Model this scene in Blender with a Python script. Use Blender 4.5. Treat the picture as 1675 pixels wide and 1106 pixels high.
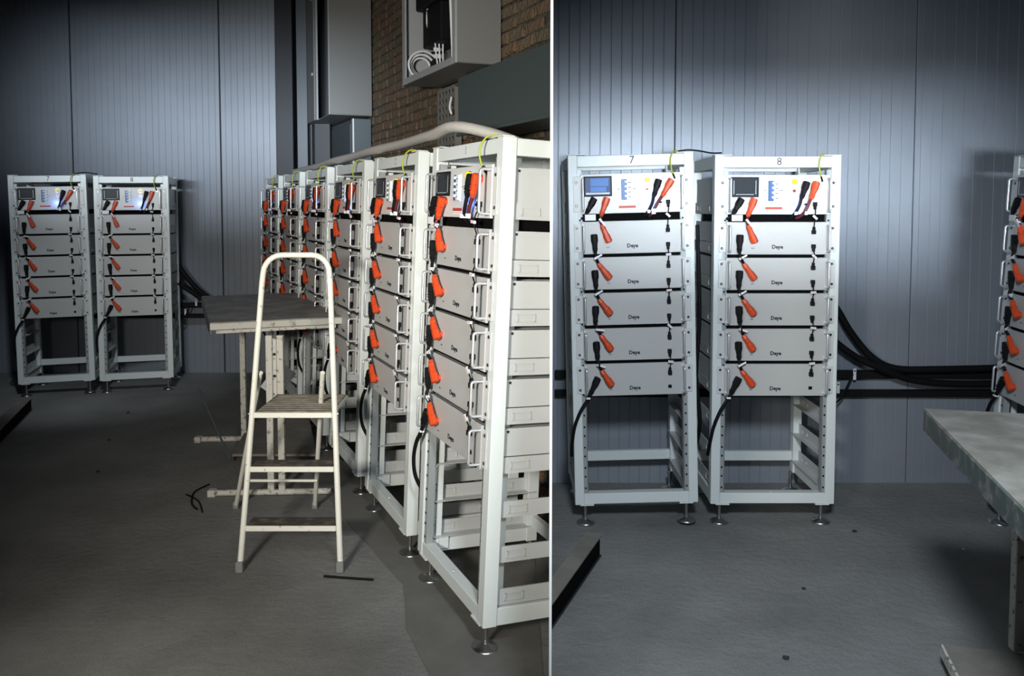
import bpy, bmesh, math, random
from mathutils import Vector, Matrix
from math import sin, cos, radians as R, pi

random.seed(7)
sc = bpy.context.scene
for o in list(bpy.data.objects):
    bpy.data.objects.remove(o)
COL = sc.collection

# ------------------------------------------------------------------ camera
H = 1.87
cam = bpy.data.cameras.new('camera')
cam.sensor_width = 36.0
cam.lens = 36.0 * 1400 / 1675
cam.shift_y = -140 / 1675
cam.clip_start = 0.05
cam.clip_end = 100
camo = bpy.data.objects.new('camera', cam)
COL.objects.link(camo)
camo.location = (0, 0, H)
camo.rotation_euler = (pi / 2 - math.atan(78 / 1400), 0, 0)
sc.camera = camo

# ------------------------------------------------------------------ world, exposure, lamps
w = bpy.data.worlds.new('world')
sc.world = w
w.use_nodes = True
w.node_tree.nodes['Background'].inputs[0].default_value = (0.55, 0.62, 0.72, 1)
w.node_tree.nodes['Background'].inputs[1].default_value = 0.035
sc.view_settings.view_transform = 'Standard'
sc.view_settings.look = 'None'
sc.view_settings.exposure = 0.0
sc.view_settings.gamma = 1.0
sc.view_settings.use_curve_mapping = False


def lamp(name, kind, loc, target, energy, color, size=(1, 1), spread=180, blend=0.5, angle=60, soft=0.1):
    l = bpy.data.lights.new(name, kind)
    l.energy = energy
    l.color = color
    if kind == 'AREA':
        l.shape = 'RECTANGLE'
        l.size, l.size_y = size
        l.spread = R(spread)
    if kind == 'SPOT':
        l.spot_size = R(angle)
        l.spot_blend = blend
        l.shadow_soft_size = soft
    if kind == 'POINT':
        l.shadow_soft_size = soft
    o = bpy.data.objects.new(name, l)
    COL.objects.link(o)
    o.location = loc
    d = Vector(target) - Vector(loc)
    o.rotation_euler = d.to_track_quat('-Z', 'Y').to_euler()
    return o


COOL = (0.80, 0.90, 1.0)
WARM = (1.0, 0.96, 0.88)
# left-hand room
lamp('added_lamp', 'AREA', (-2.6, 3.0, 2.35), (-3.2, 9.46, 2.74), 17, COOL, size=(3.5, 0.12), spread=24)  # unseen strip lamp, added to throw a band on the back wall
lamp('added_lamp', 'AREA', (-1.5, -0.3, 2.15), (-0.6, 5.4, 1.6), 42, WARM, size=(0.5, 0.4), spread=62)  # unseen key lamp behind the viewer, added to brighten the rack row
lamp('added_lamp', 'SPOT', (-1.9, 2.0, 3.6), (-1.7, 2.8, 0), 160, WARM, angle=37, blend=0.8, soft=0.2)  # unseen spot, added for the light pool on the near floor
lamp('added_lamp', 'SPOT', (-2.2, 4.2, 3.7), (-3.9, 7.9, 0.95), 300, COOL, angle=33, blend=0.8, soft=0.1)  # unseen spot, added to lift the far pair of racks
# right-hand room
lamp('added_lamp', 'AREA', (1.42, 0.9, 1.95), (1.85, 5.67, 1.99), 10, COOL, size=(2.5, 0.10), spread=20)  # unseen strip lamp, added for the bright band across this wall
lamp('added_lamp', 'SPOT', (0.42, 0.9, 2.75), (1.7, 4.4, 0.5), 500, COOL, angle=88, blend=1.0, soft=0.2)  # unseen fill spot near the viewer, added to light racks and floor


# ------------------------------------------------------------------ materials
def mat(name, col, rough=0.5, metal=0.0, noise=None, bump=None, emit=None, rnd=None, coat=0.0, spec=None):
    m = bpy.data.materials.new(name)
    m.use_nodes = True
    nt = m.node_tree
    b = nt.nodes['Principled BSDF']
    b.inputs['Base Color'].default_value = (*col, 1)
    b.inputs['Roughness'].default_value = rough
    b.inputs['Metallic'].default_value = metal
    b.inputs['Coat Weight'].default_value = coat
    if spec is not None:
        b.inputs['Specular IOR Level'].default_value = spec
    tc = nt.nodes.new('ShaderNodeTexCoord')
    last = None
    if noise:
        scale, col2, lo, hi = noise[:4]
        n = nt.nodes.new('ShaderNodeTexNoise')
        n.inputs['Scale'].default_value = scale
        n.inputs['Detail'].default_value = 8
        n.inputs['Roughness'].default_value = 0.65
        nt.links.new(tc.outputs['Object'], n.inputs['Vector'])
        r = nt.nodes.new('ShaderNodeValToRGB')
        r.color_ramp.elements[0].position = lo
        r.color_ramp.elements[1].position = hi
        r.color_ramp.elements[0].color = (*col, 1)
        r.color_ramp.elements[1].color = (*col2, 1)
        nt.links.new(n.outputs['Fac'], r.inputs['Fac'])
        last = r.outputs['Color']
    if rnd:
        oi = nt.nodes.new('ShaderNodeObjectInfo')
        r2 = nt.nodes.new('ShaderNodeValToRGB')
        cr = r2.color_ramp
        cr.elements[0].position = 0
        cr.elements[0].color = (*rnd[0], 1)
        cr.elements[1].position = 1
        cr.elements[1].color = (*rnd[-1], 1)
        for i, c in enumerate(rnd[1:-1]):
            e = cr.elements.new((i + 1) / (len(rnd) - 1))
            e.color = (*c, 1)
        nt.links.new(oi.outputs['Random'], r2.inputs['Fac'])
        if last is not None:
            mx = nt.nodes.new('ShaderNodeMix')
            mx.data_type = 'RGBA'
            mx.inputs[0].default_value = 0.45
            nt.links.new(r2.outputs['Color'], mx.inputs[6])
            nt.links.new(last, mx.inputs[7])
            last = mx.outputs[2]
        else:
            last = r2.outputs['Color']
    if last is not None:
        nt.links.new(last, b.inputs['Base Color'])
    if bump:
        n2 = nt.nodes.new('ShaderNodeTexNoise')
        n2.inputs['Scale'].default_value = bump[0]
        n2.inputs['Detail'].default_value = 6
        nt.links.new(tc.outputs['Object'], n2.inputs['Vector'])
        bp = nt.nodes.new('ShaderNodeBump')
        bp.inputs['Strength'].default_value = bump[1]
        bp.inputs['Distance'].default_value = bump[2] if len(bump) > 2 else 0.01
        nt.links.new(n2.outputs['Fac'], bp.inputs['Height'])
        nt.links.new(bp.outputs['Normal'], b.inputs['Normal'])
    if emit:
        b.inputs['Emission Color'].default_value = (*emit[0], 1)
        b.inputs['Emission Strength'].default_value = emit[1]
    return m


def floor_material():
    m = bpy.data.materials.new('concrete')
    m.use_nodes = True
    nt = m.node_tree
    b = nt.nodes['Principled BSDF']
    tc = nt.nodes.new('ShaderNodeTexCoord')

    def noise(s, d, r):
        n = nt.nodes.new('ShaderNodeTexNoise')
        n.inputs['Scale'].default_value = s
        n.inputs['Detail'].default_value = d
        n.inputs['Roughness'].default_value = r
        nt.links.new(tc.outputs['Object'], n.inputs['Vector'])
        return n
    a = noise(1.3, 6, 0.6)
    r = nt.nodes.new('ShaderNodeValToRGB')
    r.color_ramp.elements[0].position = 0.3
    r.color_ramp.elements[1].position = 0.72
    r.color_ramp.elements[0].color = (0.15, 0.148, 0.14, 1)
    r.color_ramp.elements[1].color = (0.26, 0.258, 0.247, 1)
    nt.links.new(a.outputs['Fac'], r.inputs['Fac'])
    c = noise(140, 4, 0.7)
    r2 = nt.nodes.new('ShaderNodeValToRGB')
    r2.color_ramp.elements[0].position = 0.35
    r2.color_ramp.elements[1].position = 0.7
    r2.color_ramp.elements[0].color = (0.8, 0.8, 0.8, 1)
    r2.color_ramp.elements[1].color = (1.25, 1.25, 1.25, 1)
    nt.links.new(c.outputs['Fac'], r2.inputs['Fac'])
    mx = nt.nodes.new('ShaderNodeMix')
    mx.data_type = 'RGBA'
    mx.blend_type = 'MULTIPLY'
    mx.inputs[0].default_value = 1
    nt.links.new(r.outputs['Color'], mx.inputs[6])
    nt.links.new(r2.outputs['Color'], mx.inputs[7])
    nt.links.new(mx.outputs[2], b.inputs['Base Color'])
    b.inputs['Roughness'].default_value = 0.72
    e = noise(22, 8, 0.6)
    bp = nt.nodes.new('ShaderNodeBump')
    bp.inputs['Strength'].default_value = 0.5
    bp.inputs['Distance'].default_value = 0.02
    nt.links.new(e.outputs['Fac'], bp.inputs['Height'])
    nt.links.new(bp.outputs['Normal'], b.inputs['Normal'])
    return m


M = {}
M['white'] = mat('white_powder_coat', (0.66, 0.70, 0.68), 0.42)
M['strip'] = mat('grey_zinc', (0.36, 0.38, 0.38), 0.45, 0.3)
M['panel'] = mat('module_grey', (0.47, 0.47, 0.455), 0.5, 0.1, bump=(260, 0.15, 0.001))
M['ctrl'] = mat('control_panel_grey', (0.60, 0.60, 0.58), 0.5, 0.05)
M['chassis'] = mat('chassis_grey', (0.52, 0.535, 0.53), 0.5, 0.1)
M['black'] = mat('black_plastic', (0.006, 0.006, 0.007), 0.6, spec=0.18)
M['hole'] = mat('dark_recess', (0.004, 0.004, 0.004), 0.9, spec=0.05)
M['cable'] = mat('black_cable', (0.006, 0.006, 0.007), 0.6, spec=0.15)
M['orange'] = mat('orange_plastic', (0.60, 0.062, 0.012), 0.45)
M['redcable'] = mat('dark_red_cable', (0.10, 0.012, 0.02), 0.5)
M['chrome'] = mat('chrome', (0.78, 0.79, 0.8), 0.34, 0.75)
M['steel'] = mat('zinc_steel', (0.5, 0.5, 0.5), 0.32, 1.0)
M['screw'] = mat('dark_screw', (0.03, 0.03, 0.03), 0.4, 0.6)
M['tag'] = mat('white_tag', (0.78, 0.78, 0.8), 0.5)
M['tagred'] = mat('red_print', (0.45, 0.05, 0.03), 0.5)
M['screen'] = mat('screen_glass_dark', (0.018, 0.022, 0.026), 0.4, spec=0.15)
M['screenframe'] = mat('screen_frame', (0.010, 0.011, 0.012), 0.5, spec=0.2)
M['screenlit'] = mat('screen_lit_blue', (0.01, 0.05, 0.15), 0.5, emit=((0.04, 0.22, 0.75), 0.5))
M['screenlit2'] = mat('screen_lit_dark_blue', (0.005, 0.015, 0.05), 0.5, emit=((0.02, 0.07, 0.3), 0.35))
M['screengrey'] = mat('screen_icons', (0.3, 0.33, 0.36), 0.4, emit=((0.35, 0.42, 0.5), 0.25))
M['breakerblue'] = mat('breaker_blue', (0.03, 0.09, 0.26), 0.4)
M['breakerwhite'] = mat('breaker_white', (0.62, 0.66, 0.66), 0.4)
M['yellow'] = mat('yellow_button', (0.85, 0.72, 0.02), 0.35, emit=((0.9, 0.75, 0.05), 0.18))
M['redled'] = mat('red_button', (0.35, 0.01, 0.015), 0.3)
M['blueled'] = mat('blue_lit_button', (0.1, 0.3, 1.0), 0.3, emit=((0.25, 0.55, 1.0), 2.2))
M['bluedull'] = mat('blue_button_dull', (0.1, 0.25, 0.7), 0.3, emit=((0.2, 0.4, 1.0), 1.2))
M['groundwire'] = mat('yellow_green_wire', (0.36, 0.42, 0.03), 0.5)
M['ink'] = mat('black_ink', (0.03, 0.03, 0.035), 0.6)
M['wall'] = mat('sheet_metal_blue_grey', (0.25, 0.275, 0.315), 0.40, 0.3, noise=(2.2, (0.285, 0.31, 0.35), 0.3, 0.7))
M['walldark'] = mat('dark_wall', (0.045, 0.05, 0.055), 0.7)
M['partition'] = mat('partition_paint', (0.75, 0.76, 0.76), 0.6)
M['ceiling'] = mat('dark_ceiling', (0.06, 0.06, 0.065), 0.8)
M['floor'] = floor_material()
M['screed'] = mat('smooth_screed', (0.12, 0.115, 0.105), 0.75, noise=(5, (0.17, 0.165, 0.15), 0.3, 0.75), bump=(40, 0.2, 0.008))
M['brick'] = mat('brick', (0.17, 0.095, 0.058), 0.92, noise=(14, (0.10, 0.095, 0.058), 0.32, 0.62), bump=(38, 1.0, 0.035),
                 rnd=[(0.23, 0.12, 0.07), (0.14, 0.12, 0.07), (0.20, 0.11, 0.07), (0.12, 0.115, 0.07), (0.22, 0.105, 0.06), (0.15, 0.135, 0.085), (0.22, 0.145, 0.09)])
M['mortar'] = mat('mortar', (0.11, 0.095, 0.07), 0.95, noise=(20, (0.03, 0.027, 0.02), 0.35, 0.65), bump=(50, 0.9, 0.03))
M['cab'] = mat('cabinet_grey', (0.20, 0.205, 0.205), 0.5, 0.1)
M['cabedge'] = mat('cabinet_edge', (0.40, 0.42, 0.43), 0.4, 0.2)
M['cabin'] = mat('cabinet_inside', (0.36, 0.38, 0.40), 0.5, 0.1)
M['duct'] = mat('duct_green_grey', (0.055, 0.072, 0.072), 0.5, 0.1)
M['ductblue'] = mat('box_blue_grey', (0.10, 0.125, 0.14), 0.5, 0.2)
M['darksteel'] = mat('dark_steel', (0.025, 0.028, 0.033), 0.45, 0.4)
M['greysteel'] = mat('blue_grey_steel', (0.09, 0.105, 0.12), 0.4, 0.3)
M['conduit'] = mat('conduit_plastic', (0.42, 0.40, 0.37), 0.45, bump=(30, 0.3, 0.01))
M['whitecable'] = mat('white_cable', (0.72, 0.74, 0.76), 0.45)
M['tray'] = mat('perforated_steel', (0.24, 0.23, 0.21), 0.5, 0.4)
M['ladder'] = mat('ladder_enamel', (0.76, 0.75, 0.66), 0.5, noise=(34, (0.25, 0.2, 0.14), 0.62, 0.70))
M['tread'] = mat('worn_tread', (0.20, 0.175, 0.135), 0.8, noise=(16, (0.36, 0.33, 0.27), 0.4, 0.7))
M['treaddark'] = mat('dark_tread', (0.035, 0.03, 0.024), 0.85, noise=(20, (0.14, 0.12, 0.09), 0.45, 0.75))
M['rubber'] = mat('grey_rubber', (0.22, 0.22, 0.21), 0.8)
M['benchtop'] = mat('bench_top', (0.19, 0.18, 0.155), 0.55, 0.1, noise=(4.5, (0.36, 0.345, 0.31), 0.42, 0.68), bump=(50, 0.2, 0.004))
M['benchedge'] = mat('bench_edge_worn', (0.52, 0.51, 0.45), 0.55, noise=(14, (0.18, 0.15, 0.12), 0.55, 0.68))
M['benchgreen'] = mat('bench_edge_green', (0.055, 0.075, 0.065), 0.5, noise=(16, (0.19, 0.17, 0.16), 0.5, 0.64))
M['benchleg'] = mat('bench_leg_chipped', (0.55, 0.53, 0.47), 0.6, noise=(30, (0.12, 0.09, 0.06), 0.56, 0.64))
M['board'] = mat('grey_board', (0.16, 0.15, 0.13), 0.75, noise=(6, (0.24, 0.22, 0.19), 0.35, 0.7))
M['card'] = mat('pale_card', (0.45, 0.47, 0.47), 0.7)
M['pebble'] = mat('pebble', (0.03, 0.03, 0.03), 0.9)
M['pebblelight'] = mat('light_chip', (0.55, 0.55, 0.55), 0.8)


# ------------------------------------------------------------------ mesh builder
class MB:
    def __init__(s):
        s.v, s.f, s.mi, s.mats, s.sm = [], [], [], [], []

    def m(s, key):
        if key not in s.mats:
            s.mats.append(key)
        return s.mats.index(key)

    def add(s, vs, fs, key, smooth=False):
        o = len(s.v)
        s.v += [tuple(v) for v in vs]
        k = s.m(key)
        for f in fs:
            s.f.append([i + o for i in f])
            s.mi.append(k)
            s.sm.append(smooth)
        return s

    def box(s, a, b, key, T=None):
        x0, y0, z0 = [min(p, q) for p, q in zip(a, b)]
        x1, y1, z1 = [max(p, q) for p, q in zip(a, b)]
        vs = [Vector(p) for p in ((x0, y0, z0), (x1, y0, z0), (x1, y1, z0), (x0, y1, z0), (x0, y0, z1), (x1, y0, z1), (x1, y1, z1), (x0, y1, z1))]
        if T:
            vs = [T @ v for v in vs]
        return s.add(vs, [(0, 3, 2, 1), (4, 5, 6, 7), (0, 1, 5, 4), (1, 2, 6, 5), (2, 3, 7, 6), (3, 0, 4, 7)], key)

    def bbox(s, a, b, key, c=0.003, T=None):
        """box with chamfered vertical-plane edges on every side (24 verts)"""
        x0, y0, z0 = [min(p, q) for p, q in zip(a, b)]
        x1, y1, z1 = [max(p, q) for p, q in zip(a, b)]
        c = min(c, (x1 - x0) / 3, (y1 - y0) / 3, (z1 - z0) / 3)
        bm = bmesh.new()
        bmesh.ops.create_cube(bm, size=1)
        for v in bm.verts:
            v.co = Vector((x0 + (v.co.x + .5) * (x1 - x0), y0 + (v.co.y + .5) * (y1 - y0), z0 + (v.co.z + .5) * (z1 - z0)))
        bmesh.ops.bevel(bm, geom=list(bm.edges), offset=c, segments=1, affect='EDGES', profile=0.5)
        bm.verts.index_update()
        vs = [(T @ v.co) if T else v.co.copy() for v in bm.verts]
        fs = [[v.index for v in f.verts] for f in bm.faces]
        bm.free()
        return s.add(vs, fs, key)

    def tube(s, pts, r, key, n=8, flat=1.0, cap=True):
        pts = [Vector(p) for p in pts]
        rs = r if isinstance(r, (list, tuple)) else [r] * len(pts)
        vs, fs = [], []
        up = None
        for i, p in enumerate(pts):
            t = (pts[min(i + 1, len(pts) - 1)] - pts[max(i - 1, 0)])
            t = t.normalized() if t.length > 1e-9 else Vector((0, 0, 1))
            if up is None:
                up = Vector((0, 0, 1)) if abs(t.z) < 0.9 else Vector((0, 1, 0))
            a = (up - t * up.dot(t))
            if a.length < 1e-5:
                a = t.orthogonal()
            a.normalize()
            up = a
            b = t.cross(a)
            for k in range(n):
                q = 2 * pi * k / n
                vs.append(p + b * cos(q) * rs[i] + a * sin(q) * rs[i] * flat)
        for i in range(len(pts) - 1):
            for k in range(n):
                k2 = (k + 1) % n
                fs.append((i * n + k, i * n + k2, (i + 1) * n + k2, (i + 1) * n + k))
        s.add(vs, fs, key, True)
        if cap:
            o = len(pts) - 1
            s.add([vs[k] for k in range(n)], [tuple(reversed(range(n)))], key)
            s.add([vs[o * n + k] for k in range(n)], [tuple(range(n))], key)
        return s

    def lathe(s, prof, c, key, n=16, axis='z'):
        vs, fs = [], []
        for (r, h) in prof:
            for k in range(n):
                q = 2 * pi * k / n
                if axis == 'z':
                    vs.append((c[0] + r * cos(q), c[1] + r * sin(q), c[2] + h))
                else:
                    vs.append((c[0] + r * cos(q), c[1] - h, c[2] + r * sin(q)))
        m = len(prof)
        for i in range(m - 1):
            for k in range(n):
                k2 = (k + 1) % n
                fs.append((i * n + k, i * n + k2, (i + 1) * n + k2, (i + 1) * n + k))
        s.add(vs, fs, key, True)
        s.add(vs[:n], [tuple(reversed(range(n)))], key)
        s.add(vs[-n:], [tuple(range(n))], key)
        return s

    def prism(s, poly, z0, z1, key, T=None):
        """poly: list of (x,y) CCW, extruded z0..z1"""
        n = len(poly)
        vs = [Vector((x, y, z0)) for x, y in poly] + [Vector((x, y, z1)) for x, y in poly]
        if T:
            vs = [T @ v for v in vs]
        fs = [tuple(reversed(range(n))), tuple(range(n, 2 * n))]
        fs += [(i, (i + 1) % n, n + (i + 1) % n, n + i) for i in range(n)]
        return s.add(vs, fs, key)

    def mesh(s, name):
        me = bpy.data.meshes.new(name)
        me.from_pydata(s.v, [], s.f)
        for k in s.mats:
            me.materials.append(M[k])
        me.polygons.foreach_set('material_index', s.mi)
        me.polygons.foreach_set('use_smooth', s.sm)
        me.update()
        return me

    def build(s, name, parent=None, mw=None):
        return put(name, s.mesh(name), parent, mw)


def put(name, me, parent=None, mw=None):
    o = bpy.data.objects.new(name, me)
    COL.objects.link(o)
    if parent is not None:
        o.parent = parent
    if mw is not None:
        o.matrix_local = mw
    return o


def tag(o, label=None, cat=None, group=None, kind=None):
    if label:
        o['label'] = label
    if cat:
        o['category'] = cat
    if group:
        o['group'] = group
    if kind:
        o['kind'] = kind
    return o


def empty(name, mw, label, cat, group=None):
    o = bpy.data.objects.new(name, None)
    o.empty_display_size = 0.1
    COL.objects.link(o)
    o.matrix_world = mw
    return tag(o, label, cat, group)


def copy_tree(o, parent=None, mw=None):
    c = o.copy()
    COL.objects.link(c)
    if parent is not None:
        c.parent = parent
    if mw is not None:
        c.matrix_world = mw
    for ch in list(o.children):
        copy_tree(ch, c)
    return c


def arc(p0, p1, p2, n=8):
    p0, p1, p2 = Vector(p0), Vector(p1), Vector(p2)
    return [p0 * (1 - t) ** 2 + p1 * 2 * t * (1 - t) + p2 * t * t for t in [i / n for i in range(n + 1)]]


def smooth(pts, n=5):
    pts = [Vector(p) for p in pts]
    out = []
    P = [pts[0]] + pts + [pts[-1]]
    for i in range(1, len(P) - 2):
        a, b, c, d = P[i - 1], P[i], P[i + 1], P[i + 2]
        for k in range(n):
            t = k / n
            out.append(0.5 * ((2 * b) + (c - a) * t + (2 * a - 5 * b + 4 * c - d) * t * t + (3 * b - a - 3 * c + d) * t ** 3))
    out.append(pts[-1])
    return out


def text_mesh(name, txt, size, key, bold=False, depth=0.0006):
    cu = bpy.data.curves.new(name, 'FONT')
    cu.body = txt
    cu.size = size
    cu.align_x = 'CENTER'
    cu.align_y = 'CENTER'
    cu.extrude = depth
    cu.offset = 0.0012 if bold else 0.0
    cu.resolution_u = 2
    t = bpy.data.objects.new(name, cu)
    COL.objects.link(t)
    bpy.context.view_layer.update()
    dg = bpy.context.evaluated_depsgraph_get()
    me = bpy.data.meshes.new_from_object(t.evaluated_get(dg))
    me.materials.clear()
    me.materials.append(M[key])
    bpy.data.objects.remove(t)
    bpy.data.curves.remove(cu)
    me.transform(Matrix.Rotation(pi / 2, 4, 'X'))
    return me


# ------------------------------------------------------------------ setting
PM = 0.0460            # the partition runs along x = PM * y
b = MB()
b.box((-7, -1.5, -0.1), (5, 10.5, 0), 'floor')
tag(b.build('floor'), kind='structure')
b = MB()
b.box((-7, -1.5, 4.6), (5, 10.5, 4.7), 'ceiling')
tag(b.build('ceiling'), kind='structure')

# partition between the two rooms, its near edge faces the viewer
b = MB()
T = Matrix.Rotation(-math.atan(PM), 4, 'Z')
b.box((-0.004, 2.6, 0), (0.004, 9.6, 4.6), 'partition', T)
tag(b.build('wall_middle'), 'thin pale partition wall between the two rooms seen edge on', kind='structure')


def cut_at_partition(objs, side=1):
    """trim meshes that would run through the partition wall"""
    bpy.context.view_layer.update()
    n = Vector((1, -PM, 0)).normalized() * side
    p = n * -0.006
    for o in objs:
        if o.type != 'MESH':
            continue
        co = [o.matrix_world @ Vector(v) for v in o.bound_box]
        dd = [(q - p).dot(n) for q in co]
        if max(dd) <= 0:
            continue
        if min(dd) >= 0:
            bpy.data.objects.remove(o)
            continue
        me = o.data.copy()
        me.transform(o.matrix_world)
        bm = bmesh.new()
        bm.from_mesh(me)
        geom = list(bm.verts) + list(bm.edges) + list(bm.faces)
        res = bmesh.ops.bisect_plane(bm, geom=geom, plane_co=p, plane_no=n, clear_outer=True)
        ed = [e for e in res['geom_cut'] if isinstance(e, bmesh.types.BMEdge)]
        try:
            bmesh.ops.holes_fill(bm, edges=ed)
        except Exception:
            pass
        if not bm.faces:
            bm.free()
            bpy.data.objects.remove(o)
            continue
        bm.to_mesh(me)
        bm.free()
        me.transform(o.matrix_world.inverted())
        o.data = me


def all_children(o):
    out = []
    for c in o.children:
        out.append(c)
        out += all_children(c)
    return out




def ribbed_panel(width, z0, z1, phase):
    """one sandwich-panel sheet: fine ridges and grooves, local x 0..width, front at y=0, facing -y"""
    prof = [(0.0, 0.004), (0.004, 0.0)]
    x = 0.03 + phase
    k = 0
    while x < width - 0.03:
        if k % 2 == 0:
            prof += [(x - 0.004, 0), (x - 0.0015, -0.004), (x + 0.0015, -0.004), (x + 0.004, 0)]
        else:
            prof += [(x - 0.004, 0), (x - 0.001, 0.003), (x + 0.001, 0.003), (x + 0.004, 0)]
        x += 0.069
        k += 1
    prof += [(width - 0.004, 0), (width, 0.004)]
    n = len(prof)
    vs = [(p, q, z0) for p, q in prof] + [(p, q, z1) for p, q in prof] + [(0, 0.04, z0), (width, 0.04, z0), (0, 0.04, z1), (width, 0.04, z1)]
    fs = [(i, i + 1, n + i + 1, n + i) for i in range(n - 1)]
    fs += [(2 * n, 0, n, 2 * n + 2), (n - 1, 2 * n + 1, 2 * n + 3, 2 * n - 1)]
    b = MB()
    b.add(vs, fs, 'wall')
    return b


# back wall of the left-hand room (y = 9.35) and of the right-hand room (y = 5.67)
b = MB()
b.box((-6.6, 9.50, 0), (0.43, 9.6, 4.6), 'walldark')
wl = tag(b.build('wall_back'), kind='structure')
me = ribbed_panel(1.615, 0, 4.6, 0.02).mesh('panel')
for k in range(4):
    put('panel', me, wl, Matrix.Translation((-6.455 + 1.63 * k, 9.46, 0)))
b = MB()
b.box((0.262, 5.71, 0), (4.0, 5.82, 4.6), 'walldark')
wr = tag(b.build('wall_back'), kind='structure')
for x0, wd in ((0.265, 0.805), (1.075, 1.575), (2.655, 1.3)):
    ribbed_panel(wd, 0, 4.6, 0.01).build('panel', wr, Matrix.Translation((x0, 5.67, 0)))
b = MB()
b.box((-6.7, -1.5, 0), (-6.6, 9.5, 4.6), 'walldark')
tag(b.build('wall_left'), kind='structure')
b = MB()
b.box((3.95, -1.5, 0), (4.05, 5.8, 4.6), 'walldark')
tag(b.build('wall_right'), kind='structure')

# rack row geometry
TH = 0.4165
ROW0 = Vector((-0.125, 3.431, 0))
D = Vector((-sin(TH), cos(TH), 0))
S = Vector((cos(TH), sin(TH), 0))
# frame: local x = along the row away from the viewer, local y = towards the aisle (-S), z up ... use: rowM @ (s, off, z)
ROWM = Matrix(((D.x, S.x, 0, ROW0.x), (D.y, S.y, 0, ROW0.y), (0, 0, 1, 0), (0, 0, 0, 1)))


def rp(s, off, z):
    return ROWM @ Vector((s, off, z))


def proj(p):
    P = math.atan(78 / 1400)
    c, s_ = cos(P), sin(P)
    d = p.y * c - (p.z - H) * s_
    v = p.y * s_ + (p.z - H) * c
    return 837.5 + 1400 * p.x / d, 413 - 1400 * v / d


EW = 0.86
b = MB()
b.box((0.9, EW + 0.025, 0), (6.05, EW + 0.2, 4.6), 'mortar')
bm_ = b.build('wall_side')
bm_.matrix_world = ROWM
tag(bm_, 'old brick wall behind the row of racks', kind='structure')
cut_at_partition([bm_])


def brick_mesh(i, L):
    rr = random.Random(100 + i)
    bm = bmesh.new()
    bmesh.ops.create_cube(bm, size=1)
    for v in bm.verts:
        v.co = Vector((v.co.x * L, v.co.y * 0.06, v.co.z * 0.064))
    bmesh.ops.bevel(bm, geom=[e for e in bm.edges if min(v.co.y for v in e.verts) < 0 and all(v.co.y < 0 for v in e.verts)], offset=0.007, segments=1, affect='EDGES')
    for v in bm.verts:
        v.co += Vector((rr.uniform(-.008, .008), rr.uniform(-.003, .003), rr.uniform(-.005, .005)))
    me = bpy.data.meshes.new('brick')
    bm.to_mesh(me)
    bm.free()
    me.materials.append(M['brick'])
    return me


FULL = [brick_mesh(i, 0.238) for i in range(6)]
HALF = [brick_mesh(20 + i, 0.112) for i in range(4)]
spots = []
rz = random.Random(5)
for r in range(59):
    z = 0.04 + 0.0775 * r
    s = 1.115 + (0.125 if r % 2 else 0.0)
    if r % 2 == 0 and False:
        pass
    while s < 6.0:
        half = rz.random() < 0.22
        L = 0.112 if half else 0.238
        if s + L > 6.04:
            break
        mx = Matrix.Translation((s + L / 2, EW + 0.040 + rz.uniform(-.003, .006), z + rz.uniform(-.004, .004))) @ Matrix.Rotation(rz.uniform(-.045, .045), 4, 'Y')
        u, v = proj(ROWM @ mx.translation)
        vis = (604 < u < 912 and -12 < v < 262) and not (660 < u < 740 and v < 120) and not (u > 765 and 80 < v < 215 and v > 135 - (u - 749) * .36)
        spots.append((vis, u, half, mx))
        s += L + 0.012
visb = sorted([q for q in spots if q[0]], key=lambda q: -q[1])
chosen = set(id(q) for q in visb[:300])
rest = bmesh.new()
BR = []
for q in spots:
    me = rz.choice(HALF if q[2] else FULL)
    if id(q) in chosen:
        BR.append(put('brick', me, bm_, q[3]))
    else:
        tmp = me.copy()
        tmp.transform(q[3])
        rest.from_mesh(tmp)
        bpy.data.meshes.remove(tmp)
me = bpy.data.meshes.new('brick_courses')
rest.to_mesh(me)
rest.free()
me.materials.append(M['brick'])
BR.append(tag(put('brick_courses', me, bm_), kind='stuff'))
cut_at_partition(BR)

# lighter screed edge under the row of racks: the smoother, darker coat of the floor
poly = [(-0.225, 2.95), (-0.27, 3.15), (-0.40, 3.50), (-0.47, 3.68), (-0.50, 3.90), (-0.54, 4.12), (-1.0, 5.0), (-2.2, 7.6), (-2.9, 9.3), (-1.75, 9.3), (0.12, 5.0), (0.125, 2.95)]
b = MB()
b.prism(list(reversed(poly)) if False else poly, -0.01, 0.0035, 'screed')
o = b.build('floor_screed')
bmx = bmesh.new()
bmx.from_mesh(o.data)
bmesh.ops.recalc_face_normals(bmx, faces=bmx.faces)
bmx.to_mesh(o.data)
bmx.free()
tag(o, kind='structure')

# ------------------------------------------------------------------ rack parts (shared meshes), local x 0..W, y 0..DP, z up
W, DP = 0.725, 0.64
TOP, BOT = 2.15, 0.123
TI = [1.771 - 0.205 * i for i in range(5)]
me_post = {}


def post_mesh():
    b = MB()
    b.bbox((0, 0, BOT), (0.054, 0.062, TOP), 'white', 0.003)
    return b.mesh('post')


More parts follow.
